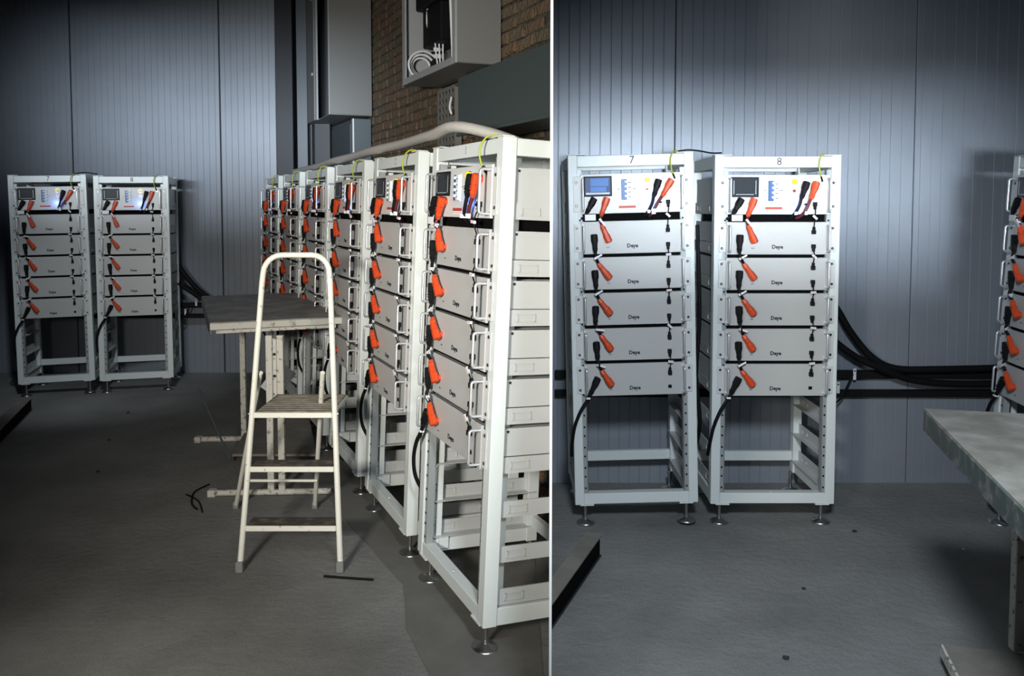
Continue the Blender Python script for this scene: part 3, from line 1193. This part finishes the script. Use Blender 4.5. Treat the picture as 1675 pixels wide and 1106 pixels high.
# right-hand room
build_rack(rackM((0.372, 4.89, 0), (1, 0, 0), 0.715 / W, 0.0) @ Matrix.Rotation(R(-1.5), 4, 'Y'), 'left rack of right-hand pair', '7', lit=True, crossed=True,
           posn='white rack marked 7 with blue lit screen, beside the partition')
build_rack(rackM((1.160, 4.91, 0), (1, 0, 0), 0.722 / W, 0.0), 'right rack of right-hand pair', '8',
           posn='white rack marked 8 with hanging black cables at its right')
DR = Vector((0.116, 1, 0)).normalized()
build_rack(rackM(Vector((2.83, 5.03, 0)), -DR, RW / W, 0.047), 'rack at right picture edge', '6', blue=False, faint=True,
           posn='white rack mostly cut off by the right picture edge')


lst = []
for r_ in ROW_NEAR:
    lst += all_children(r_)
lst = sorted(set(lst), key=lambda o: -len(all_children(o)))
cut_at_partition(lst)

# wire hopping from rack 7 to rack 8 (right-hand room)
b = MB()
b.tube(smooth([(0.93, 4.91, 2.172), (1.00, 4.90, 2.182), (1.07, 4.90, 2.176), (1.14, 4.91, 2.165), (1.20, 4.93, 2.168)], 4), 0.005, 'cable', 6)
tag(b.build('bridging_wire'), 'thin black wire bridging the tops of right-hand room racks 7 and 8', 'wire')
b = MB()
pts = [c7 + xd * 0.55 + Vector((0, 0, 2.17)), c7 + xd * 0.64 + Vector((0, 0, 2.185)), c7 + xd * 0.76 + Vector((0, 0, 2.170))]
b.tube(smooth(pts, 4), 0.006, 'cable', 6)
tag(b.build('bridging_wire'), 'thin black wire bridging the tops of left-hand room racks 7 and 8', 'wire')

# ------------------------------------------------------------------ wall fixtures in the brick wall corner
# open cabinet with coiled cable
b = MB()


def rowbox(b, s0, s1, o0, o1, z0, z1, key):
    return b.box((s0, o0, z0), (s1, o1, z1), key)


def wall_thing(name, label, cat, group=None, s=2.4, off=0.8, z=2.7):
    return empty(name, ROWM @ Matrix.Translation((s, off, z)), label, cat, group)


def part(b, name, root, s, off, z):
    return b.build(name, root, Matrix.Translation((-s, -off, -z)))


OF, ZB, S0, S1 = 0.556, 2.742, 1.807, 2.935
t = wall_thing('wall_cabinet', 'open grey steel cabinet high on brick wall with coiled white cable', 'cabinet', None, S0, EW, ZB)
b = MB()
b.box((S0, OF + .012, ZB), (S0 + .006, EW, ZB + 1.5), 'cab')
b.box((S1 - .006, OF + .012, ZB), (S1, EW, ZB + 1.5), 'cab')
b.box((S0, OF + .012, ZB), (S1, EW, ZB + .006), 'cab')
b.box((S0, OF + .012, ZB + 1.494), (S1, EW, ZB + 1.5), 'cab')
b.box((S0, EW - .006, ZB), (S1, EW, ZB + 1.5), 'cabin')
b.box((S0 + .006, OF + .02, ZB + .006), (S0 + .009, EW - .006, ZB + 1.49), 'cabin')
b.box((S1 - .009, OF + .02, ZB + .006), (S1 - .006, EW - .006, ZB + 1.49), 'cabin')
part(b, 'cabinet_body', t, S0, EW, ZB)
b = MB()
for a in ((S0, S0 + .06, ZB, ZB + 1.5), (S1 - .07, S1, ZB, ZB + 1.5), (S0 + .06, S1 - .07, ZB, ZB + .045), (S0 + .06, S1 - .07, ZB + 1.45, ZB + 1.5)):
    b.bbox((a[0], OF, a[2]), (a[1], OF + .014, a[3]), 'cabedge', .002)
part(b, 'door_frame', t, S0, EW, ZB)
b = MB()
b.bbox((2.40, .67, ZB + .25), (2.80, EW - .01, ZB + .52), 'black', .01)
part(b, 'switchgear', t, S0, EW, ZB)
b = MB()
b.bbox((2.36, .63, ZB + .52), (2.84, EW - .01, ZB + 1.3), 'black', .01)
part(b, 'switchgear', t, S0, EW, ZB)
b = MB()
for k in range(3):
    cz, rr_ = ZB + .135, 0.062 + 0.020 * k
    b.tube([(2.86 - .03 * k, .665 + cos(a_) * rr_ * 1.15, cz + sin(a_) * rr_) for a_ in [-pi * .62 + q * pi * 1.55 / 16 for q in range(17)]] if False else
           [(2.86 - .03 * k, .675 + cos(a_) * rr_ * 1.1, cz + sin(a_) * rr_) for a_ in [pi * 1.45 - q * pi * 1.4 / 16 for q in range(17)]], 0.009, 'whitecable', 6)
part(b, 'coiled_cable', t, S0, EW, ZB)
b = MB()
for k in range(7):
    o_ = .685 + .018 * k
    b.tube(smooth([(2.72, o_ + .01, ZB + .62), (2.70, o_ - .015, ZB + .42), (2.70, .72 + .010 * k, ZB + .27), (2.70, .735 + .008 * k, ZB + .12)], 4), 0.0075, 'whitecable', 6)
for k in range(3):
    b.tube(smooth([(2.56, .69 + .025 * k, ZB + .40), (2.55, .68 + .028 * k, ZB + .25), (2.56, .70 + .02 * k, ZB + .10)], 4), 0.006, 'whitecable', 6)
b.tube([(2.69, .70, ZB + .21), (2.69, .80, ZB + .22)], 0.010, 'black', 6)
b.tube([(2.02, .60, ZB + 1.2), (2.03, .60, ZB + .6), (2.0, .61, ZB + .05)], .010, 'whitecable', 6)
b.bbox((2.64, .70, ZB + .06), (2.74, .80, ZB + .17), 'black', .02)
part(b, 'wire_bundle', t, S0, EW, ZB)

# tall cabinet farther along
OF, ZB, S0, S1 = 0.451, 2.722, 4.957, 6.07
t = wall_thing('wall_cabinet', 'tall dark grey steel cabinet left of the brick wall, door ajar', 'cabinet', None, S0, EW, ZB)
b = MB()
b.bbox((S0, OF, ZB), (S0 + .01, EW, ZB + 1.7), 'cab', .002)
b.box((S1 - .01, OF, ZB), (S1, EW, ZB + 1.7), 'cab')
b.box((S0, OF, ZB), (S1, EW, ZB + .008), 'cab')
b.box((S0, OF, ZB + 1.69), (S1, EW, ZB + 1.7), 'cab')
b.box((S0, EW - .008, ZB), (S1, EW, ZB + 1.7), 'hole')
part(b, 'cabinet_body', t, S0, EW, ZB)
b = MB()
b.bbox((S0 - .003, OF - .012, ZB), (S0 + .03, OF, ZB + 1.7), 'cabedge', .002)
b.bbox((S0 + .55, OF - .02, ZB), (S0 + .62, OF, ZB + 1.7), 'cabedge', .002)
part(b, 'door_frame', t, S0, EW, ZB)
b = MB()
b.bbox((S0 + .62, OF - .03, ZB), (S1, OF, ZB + 1.7), 'cab', .003)
o = part(b, 'door', t, S0, EW, ZB)
b = MB()
b.bbox((S0 + .66, OF - .045, ZB + .45), (S0 + .70, OF - .03, ZB + .48), 'cabedge', .002)
b.bbox((S0 + .66, OF - .045, ZB + 1.20), (S0 + .70, OF - .03, ZB + 1.23), 'cabedge', .002)
b.build('hinge', o, Matrix.Identity(4)).matrix_local = Matrix.Identity(4)

OF, ZB, S0, S1 = 0.692, 1.95, 5.012, 6.1
t = wall_thing('cable_box', 'blue-grey flat box under the tall cabinet, bright vertical edge', 'box', None, S0, EW, ZB)
b = MB()
b.bbox((S0, OF, ZB), (S1, EW, 2.70), 'ductblue', .004)
part(b, 'box_body', t, S0, EW, ZB)
b = MB()
b.bbox((S0 + .0, OF - .012, ZB), (S0 + .045, OF + .0, 2.70), 'whitecable', .002)
part(b, 'edge_strip', t, S0, EW, ZB)
b = MB()
b.bbox((S0 + .12, OF - .012, ZB + .02), (S1 - .05, OF - .001, 2.66), 'ductblue', .004)
part(b, 'cover_plate', t, S0, EW, ZB)

# long duct near the partition
OF, S1 = 0.50, 1.613
t = wall_thing('cable_duct', 'long green-grey sheet steel duct above the nearest rack', 'duct', None, S1, EW, 2.28)
b = MB()
b.bbox((0.2, OF, 2.285), (S1, EW - .02, 2.62), 'duct', .004)
o1 = part(b, 'duct_body', t, S1, EW, 2.28)
b = MB()
b.bbox((0.2, OF - .012, 2.272), (S1, OF + .0, 2.292), 'duct', .002)
o2 = part(b, 'duct_lip', t, S1, EW, 2.28)
cut_at_partition([o1, o2])
# bracket behind the duct end, dark
b = MB()
b.bbox((1.62, 0.62, 2.30), (1.80, EW - .004, 2.68), 'darksteel', .004)
o = b.build('mounting_bracket')
o.matrix_world = ROWM
tag(o, 'dark steel bracket between the duct end and the brick wall', 'bracket')

# perforated tray
t = wall_thing('cable_tray', 'perforated steel cable tray fixed upright on the brick wall', 'tray', None, 2.7, EW - .03, 2.3)
b = MB()
s0, s1, z0, z1 = 2.53, 2.875, 2.20, 2.70
ns, nz = 5, 9
for i in range(ns + 1):
    x = s0 + (s1 - s0) * i / ns
    b.box((x - .014, EW - .05, z0), (x + .014, EW - .044, z1), 'tray')
for k in range(nz + 1):
    z = z0 + (z1 - z0) * k / nz
    b.box((s0, EW - .0502, z - .013), (s1, EW - .0438, z + .013), 'tray')
b.box((s0 - .016, EW - .05, z0), (s0 - .012, EW, z1), 'tray')
b.box((s1 + .012, EW - .05, z0), (s1 + .016, EW, z1), 'tray')
part(b, 'perforated_plate', t, 2.7, EW - .03, 2.3)
b = MB()
b.tube(smooth([(2.50, EW - .08, 2.62), (2.48, EW - .10, 2.55), (2.47, EW - .09, 2.50)], 4), .009, 'whitecable', 6)
o = b.build('cable_end')
o.matrix_world = ROWM
tag(o, 'short white cable end beside the perforated tray', 'cable')

# steel columns in the left-hand room corner
b = MB()
b.bbox((-2.46, 8.98, 0), (-2.28, 9.34, 4.55), 'darksteel', .006)
tag(b.build('steel_column'), 'black steel column against the ribbed back wall', 'column')
b = MB()
x0 = -2.245
b.bbox((x0, 9.0, 0), (x0 + .11, 9.02, 4.55), 'greysteel', .004)
b.bbox((x0 + .045, 9.02, 0), (x0 + .065, 9.20, 4.55), 'greysteel', .004)
b.bbox((x0, 9.20, 0), (x0 + .11, 9.22, 4.55), 'greysteel', .004)
tag(b.build('steel_column'), 'slim blue-grey steel column right of the black column', 'column')
b = MB()
b.bbox((-2.09, 9.1, 0), (-1.92, 9.34, 4.55), 'darksteel', .006)
tag(b.build('steel_column'), 'dark steel column beside the tall cabinet', 'column')

# conduit lying over the rack tops
pts = []
for (s, off, z) in ((0.30, 0.36, 2.11), (0.45, 0.22, 2.18), (0.66, 0.08, 2.235), (1.0, 0.08, 2.222), (1.6, 0.10, 2.215), (2.1, 0.06, 2.205), (2.7, 0.08, 2.20), (3.3, 0.07, 2.195), (3.9, 0.10, 2.19), (4.6, 0.12, 2.188), (5.3, 0.12, 2.185)):
    pts.append(rp(s, off + .06, z + .005))
b = MB()
b.tube(smooth(pts, 5), [0.018 + 0.016 * min(1, i / 6) for i in range(51)], 'conduit', 10, flat=0.8)
tag(b.build('cable_sleeve'), 'beige plastic cable sleeve lying along the tops of the row', 'cable sleeve')

# ------------------------------------------------------------------ trunking and hoses on the back walls
for (x0, x1, y, z1, z2, room) in ((-5.4, -2.2, 9.34, 0.776, 0.656, 'left-hand'), (0.285, 3.3, 5.66, 0.745, 0.618, 'right-hand')):
    for z, w_, lb in ((z1, 'upper', .052), (z2, 'lower', .045)):
        b = MB()
        b.bbox((x0, y - .05, z - lb / 2), (x1, y, z + lb / 2), 'black', .004)
        tag(b.build('wall_trunking'), '%s black trunking on the %s room back wall' % (w_, room), 'trunking', 'black wall trunking')


def hose(pts, r, label):
    b = MB()
    b.tube(smooth(pts, 6), r, 'cable', 8)
    return tag(b.build('heavy_cable'), label, 'cable', 'thick black cables behind the racks')


hose([(1.93, 5.56, 1.42), (2.10, 5.56, 1.22), (2.22, 5.56, 1.03), (2.36, 5.56, .87), (2.52, 5.57, .795), (2.80, 5.57, .79), (3.25, 5.57, .80)], .024, 'upper thick black cable sagging from right-hand room rack 8')
hose([(1.93, 5.52, 1.16), (2.08, 5.52, 1.00), (2.24, 5.52, .88), (2.42, 5.52, .80), (2.60, 5.54, .73), (2.85, 5.55, .70), (3.25, 5.55, .70)], .022, 'lower thick black cable sagging from right-hand room rack 8')
hose([(-3.80, 9.2, 1.50), (-3.65, 9.2, 1.31), (-3.50, 9.2, 1.08), (-3.33, 9.22, .90), (-3.15, 9.22, .82), (-2.6, 9.24, .80)], .028, 'upper thick black cable sagging from left-hand room rack 8')
hose([(-3.80, 9.15, 1.22), (-3.62, 9.15, 1.06), (-3.45, 9.15, .94), (-3.3, 9.18, .84), (-3.1, 9.2, .78), (-2.6, 9.22, .76)], .024, 'lower thick black cable sagging from left-hand room rack 8')
# slack cables between racks 7 and 8
for (x, y, a) in ((1.135, 5.15, 0),):
    b = MB()
    b.tube(smooth([(x - .02, y, 1.75), (x + .0, y, 1.2), (x - .015, y, .85), (x + .01, y, .55), (x + .005, y + .1, .35)], 5), .012, 'cable', 8)
    tag(b.build('heavy_cable'), 'black cable hanging in the gap between right-hand room racks 7 and 8', 'cable')
# cable clips
for (x, y, z, lb) in ((2.262, 5.60, .745, 'white metal clip on the upper trunking, right-hand room'), (2.155, 5.60, .655, 'white metal clip on lower trunking, right-hand room'),
                      (-3.44, 9.28, .80, 'white metal clip on the upper trunking, left-hand room'), (-3.56, 9.28, .69, 'white metal clip on lower trunking, left-hand room')):
    t = empty('wall_clip', Matrix.Translation((x, y, z)), lb, 'clip', 'white clips on the trunking')
    b = MB()
    b.bbox((-.010, -.006, -.03), (.010, -.002, .045), 'tag', .001)
    b.build('clip_plate', t)
    b = MB()
    b.lathe([(.006, 0), (.005, .003)], (0, -.006, .03), 'screw', 8, 'y')
    b.build('screw', t)
for (p, lb) in ((((2.24, 5.57, .76), (2.20, 5.56, .68), (2.16, 5.56, .60), (2.06, 5.5, .55)), 'thin black wire looping below the trunking, right-hand room'),
                (((-3.50, 9.25, .77), (-3.54, 9.24, .68), (-3.62, 9.22, .60), (-3.74, 9.15, .56)), 'thin black wire looping below the trunking, left-hand room')):
    b = MB()
    b.tube(smooth(p, 5), .006, 'cable', 6)
    tag(b.build('loose_wire'), lb, 'wire')

# ------------------------------------------------------------------ step ladder
LF = {'l': Vector((-1.388, 4.273, 0)), 'r': Vector((-0.876, 4.273, 0))}
t = empty('step_ladder', Matrix.Translation((-1.13, 4.3, 0)), 'chipped white three-step ladder with hooped handrail in front of bench', 'ladder')
IT = Matrix.Translation((1.13, -4.3, 0))


def lp(b, name, label=None, parent=None):
    o = b.build(name, parent or t)
    if parent is None:
        o.matrix_local = IT
    if label:
        o['label'] = label
    return o


ZT = 1.602
xl, xr = -1.388, -0.876


def railx(side, z):
    # rails straight up to the hoop, converging
    f = z / ZT
    return (xl + (-1.335 - xl) * f) if side == 'l' else (xr + (-0.985 - xr) * f)


def raily(z):
    return 4.273 + 0.33 * z / ZT


pts = [(xl, 4.273, 0.03)]
for z in (0.4, 0.8, 1.2, 1.45):
    pts.append((railx('l', z), raily(z), z))
cl, cr = railx('l', 1.5), railx('r', 1.5)
pts += [(cl + .10 - .098 * cos(a_), raily(1.5 + .1 * sin(a_)), 1.5 + .1 * sin(a_)) for a_ in [R(q) for q in (0, 15, 30, 45, 60, 75, 90)]]
pts += [(cr - .10 + .098 * cos(a_), raily(1.5 + .1 * sin(a_)), 1.5 + .1 * sin(a_)) for a_ in [R(q) for q in (90, 75, 60, 45, 30, 15, 0)]]
for z in (1.45, 1.2, 0.8, 0.4):
    pts.append((railx('r', z), raily(z), z))
pts.append((xr, 4.273, 0.03))
b = MB()
b.tube(pts, 0.0155, 'ladder', 10)
lp(b, 'hoop_frame')
for sd in ('l', 'r'):
    b = MB()
    x = xl if sd == 'l' else xr
    b.bbox((x - .019, 4.25, 0.0), (x + .019, 4.29, .055), 'rubber', .004)
    lp(b, 'rubber_foot', 'grey rubber foot')
# rear legs
for (x0, y0, x1) in ((-1.72 + .02, 5.18, -1.335), (-1.214, 5.18, -1.005)):
    b = MB()
    b.tube([(x1, raily(.95) + .03, 0.98), (x0, y0, 0.02)], 0.0135, 'ladder', 8)
    lp(b, 'rear_leg')
    b = MB()
    b.bbox((x0 - .017, y0 - .017, 0.0), (x0 + .017, y0 + .017, .045), 'rubber', .004)
    lp(b, 'rubber_foot', 'grey rubber foot')
b = MB()
b.tube([(-1.58, 4.98, .24), (-1.15, 4.98, .24)], 0.009, 'ladder', 8)
lp(b, 'cross_bar')


def step(z, dpt, name, keytop, label=None):
    x0, x1 = railx('l', z) + .012, railx('r', z) - .012
    y0 = raily(z) - 0.02
    b = MB()
    b.bbox((x0, y0, z - .028), (x1, y0 + .012, z), 'ladder', .003)
    b.bbox((x0, y0 + .012, z - .028), (x1, y0 + dpt, z - .006), 'ladder', .002)
    b.box((x0 - .018, y0 + .01, z - .026), (x0, y0 + .05, z - .004), 'ladder')
    b.box((x1, y0 + .01, z - .026), (x1 + .018, y0 + .05, z - .004), 'ladder')
    o = lp(b, name, label)
    b = MB()
    b.bbox((x0 + .006, y0 + .012, z - .006), (x1 - .006, y0 + dpt - .004, z + .001), keytop, .001)
    for k in range(9):
        yy = y0 + .02 + k * (dpt - .035) / 9
        b.box((x0 + .01, yy, z + .001), (x1 - .01, yy + (dpt - .035) / 20, z + .003), keytop)
    b.build('tread', o)
    return o


step(0.225, 0.13, 'step', 'treaddark')
step(0.515, 0.13, 'step', 'treaddark')
o = step(0.785, 0.44, 'platform', 'tread')
b = MB()
b.tube([(railx('l', .785) - .02, raily(.785) - .0, .775), (railx('r', .785) + .02, raily(.785) - .0, .775)], .008, 'steel', 8)
lp(b, 'hinge_rod', 'steel rod')


# ------------------------------------------------------------------ benches
def bench(mw, L, Wd, labels, ztop=1.10, edge_front='benchedge', edge_side='benchgreen', shelf=(0.10, 0.9, 0.55, 2.2)):
    """local origin: near-left corner of the top on the floor, x across, y away"""
    t = empty('work_bench', mw, labels[0], 'bench', 'steel work benches')
    b = MB()
    b.bbox((0, 0, ztop - .010), (Wd, L, ztop), 'benchtop', .002)
    b.build('bench_top', t)
    b = MB()
    b.bbox((0, -.004, ztop - .050), (Wd, .012, ztop - .008), edge_front, .002)
    b.build('edge_strip', t)
    b = MB()
    b.bbox((-.004, 0, ztop - .085), (.012, L, ztop - .008), edge_side, .002)
    b.build('edge_strip', t)
    b = MB()
    b.bbox((Wd - .012, 0, ztop - .085), (Wd + .004, L, ztop - .008), edge_side, .002)
    b.build('edge_strip', t)
    b = MB()
    b.bbox((.04, .06, ztop - .085), (Wd - .04, .09, ztop - .055), 'benchleg', .003)
    b.build('top_frame', t)
    b = MB()
    b.bbox((.04, L - .09, ztop - .085), (Wd - .04, L - .06, ztop - .055), 'benchleg', .003)
    b.build('top_frame', t)
    return t


A = R(17)
cF = Vector((-1.975, 5.56, 0))
BMAT = Matrix.Translation(cF) @ Matrix.Rotation(A, 4, 'Z')
BMAT = Matrix.Translation(cF) @ Matrix.Rotation(R(8), 4, 'Z')
BMAT = Matrix.Translation(cF) @ Matrix.Rotation(R(21.5), 4, 'Z')
t = bench(BMAT, 1.76, 0.87,
          ['worn steel work bench behind the white ladder'])
inv = BMAT.inverted()


def wp(b, name, root, invm, label=None):
    o = b.build(name, root)
    o.matrix_local = invm
    if label:
        o['label'] = label
    return o


for x in (-1.548, -1.478):
    b = MB()
    b.bbox((x - .021, 5.40, .03), (x + .021, 5.44, 1.04), 'benchleg', .003)
    wp(b, 'post', t, inv)
b = MB()
b.tube([(-1.93, 5.40, .022), (-1.17, 5.44, .022)], .020, 'benchleg', 8)
wp(b, 'foot_bar', t, inv)
for x in (-2.13, -2.06):
    b = MB()
    b.bbox((x - .021, 6.70, .03), (x + .021, 6.74, 1.04), 'benchleg', .003)
    if x == -2.13:
        wp(b, 'post', t, inv)
b = MB()
b.tube([(-2.49, 6.66, .022), (-1.72, 6.70, .022)], .022, 'benchleg', 8)
wp(b, 'foot_bar', t, inv)
b = MB()
b.bbox((-2.50, 6.63, .0), (-2.45, 6.69, .045), 'benchleg', .004)
wp(b, 'foot_pad', t, inv)
b = MB()
b.bbox((-1.95, 5.375, .0), (-1.90, 5.425, .045), 'benchleg', .004)
wp(b, 'foot_pad', t, inv)
b = MB()
b.tube([(-2.02, 6.05, .04), (-2.33, 6.3, .50)], .008, 'greysteel', 8)
wp(b, 'brace', t, inv)
b = MB()
b.bbox((-1.56, 5.42, .93), (-1.46, 5.43, .97), 'steel', .002)
for z in (.62, .78, .92):
    b.lathe([(.010, 0), (.008, .006)], (-1.513, 5.40, z), 'screw', 8, 'y')
b.bbox((-1.525, 5.405, .55), (-1.501, 5.425, 1.02), 'benchleg', .002)
wp(b, 'bolted_plate', t, inv)
# board lying on the foot bars
b = MB()
b.prism([(-2.03, 6.12), (-1.42, 6.12), (-1.80, 7.45), (-2.28, 7.65)], .046, .064, 'board')
tag(b.build('loose_board'), 'brown-grey board lying low on the bench feet, left-hand room', 'board')
# pale card leaning behind the posts
b = MB()
T = Matrix.Translation((-1.60, 5.75, .68)) @ Matrix.Rotation(R(38), 4, 'Y')
b.bbox((-.06, -.004, -.10), (.08, .004, .12), 'card', .001, T)
tag(b.build('pale_card'), 'pale sheet hanging tilted under the bench behind its posts', 'sheet')

# right-hand room bench
ang = math.atan2(0.259, 1.062)
RM = Matrix.Translation((1.564, 3.204, 0)) @ Matrix.Rotation(-ang, 4, 'Z')
RM2 = RM @ Matrix.Translation((0, -1.9, 0))
t = bench(RM2, 1.9, 0.95, ['worn steel work bench with green-grey edge at lower right'])
inv = RM2.inverted()
for (x, y) in ((2.00, 3.30), (2.075, 3.28)):
    b = MB()
    b.bbox((x - .024, y - .02, .11), (x + .024, y + .02, 1.04), 'benchleg', .003)
    wp(b, 'post', t, inv)
b = MB()
b.tube([(1.90, 3.26, .03), (2.45, 3.12, .03)], .022, 'benchleg', 8)
wp(b, 'foot_bar', t, inv)
b = MB()
b.bbox((0.125, -1.60, .085), (0.90, 0.18, .105), 'board', .003)
b.bbox((0.120, -1.60, .06), (0.130, 0.18, .106), 'benchleg', .001)
b.bbox((0.175, -.02, .05), (0.90, .02, .085), 'benchleg', .001)
b.build('lower_shelf', t, Matrix.Translation((0, 1.9, 0)))

# ------------------------------------------------------------------ beams on the floor
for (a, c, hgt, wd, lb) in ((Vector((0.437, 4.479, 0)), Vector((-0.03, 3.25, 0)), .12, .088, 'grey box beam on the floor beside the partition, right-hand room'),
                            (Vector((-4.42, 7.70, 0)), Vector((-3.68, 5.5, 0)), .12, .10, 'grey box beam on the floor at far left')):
    d = (c - a)
    L = d.length
    ang_ = math.atan2(d.y, d.x)
    b = MB()
    T = Matrix.Translation(a) @ Matrix.Rotation(ang_, 4, 'Z')
    # channel section: top flange, web on the far side, bottom flange, side towards +local y filled black as painted shade
    b.bbox((0, -wd / 2, hgt - .012), (L, wd / 2, hgt), 'board', .003, T)
    b.bbox((0, -wd / 2, 0.001), (L, -wd / 2 + .010, hgt - .012), 'board', .003, T)
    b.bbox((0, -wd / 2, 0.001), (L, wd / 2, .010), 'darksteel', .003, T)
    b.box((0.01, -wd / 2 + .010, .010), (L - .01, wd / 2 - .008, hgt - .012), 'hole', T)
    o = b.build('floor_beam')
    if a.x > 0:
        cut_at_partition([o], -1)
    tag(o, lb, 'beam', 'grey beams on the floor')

# ------------------------------------------------------------------ floor litter
b = MB()
b.tube(smooth([(-0.945, 4.20, .008), (-0.80, 4.175, .008), (-0.69, 4.155, .010)], 4), .006, 'cable', 6)
tag(b.build('cable_scrap'), 'short black rod lying on the floor near the nearest rack', 'cable scrap')
b = MB()
b.tube(smooth([(-1.93, 5.15, .006), (-2.00, 5.25, .006), (-2.06, 5.45, .010), (-2.02, 5.62, .006)], 5), .005, 'cable', 6)
tag(b.build('cable_scrap'), 'thin curved dark wire on the floor left of ladder', 'cable scrap')
b = MB()
b.tube(smooth([(-2.10, 5.42, .006), (-1.98, 5.30, .006), (-1.88, 5.10, .006)], 5), .004, 'cable', 6)
tag(b.build('cable_scrap'), 'thin straight dark wire crossing the curved one on the floor', 'cable scrap')


def pebble(x, y, r, key, lb, seed):
    rr = random.Random(seed)
    bm = bmesh.new()
    bmesh.ops.create_icosphere(bm, subdivisions=1, radius=r)
    for v in bm.verts:
        v.co = Vector((v.co.x * rr.uniform(.8, 1.4), v.co.y * rr.uniform(.7, 1.2), max(v.co.z * rr.uniform(.5, .8), -r * .4) + r * .4))
    me = bpy.data.meshes.new('pebble')
    bm.to_mesh(me)
    bm.free()
    me.materials.append(M[key])
    o = put('pebble', me)
    o.location = (x, y, 0)
    tag(o, lb, 'pebble', 'pebbles on the floor')


for i, (x, y, r, key, lb) in enumerate((
        (1.96, 4.80, .014, 'pebble', 'largest dark pebble, on open floor right of rack 8'),
        (1.42, 4.07, .012, 'pebble', 'dark pebble midway between rack 8 and the bottom edge'),
        (1.13, 3.43, .015, 'pebble', 'dark pebble nearest the bottom edge, right-hand room'),
        (0.75, 5.2, .008, 'pebblelight', 'tiny light chip under right-hand room rack 7'),
        (2.45, 4.55, .009, 'pebblelight', 'small light chip on floor left of the bench'),
        (2.60, 4.35, .009, 'pebblelight', 'small light chip nearest the bench corner'),
        (-3.45, 7.6, .014, 'pebble', 'dark pebble on the floor before left-hand room rack 8'),
        (-3.2, 6.7, .014, 'pebble', 'dark pebble farther in the open left-hand floor'),
        (-2.9, 5.9, .014, 'pebble', 'dark pebble in the middle of left-hand floor'))):
    pebble(x, y, r, key, lb, i)
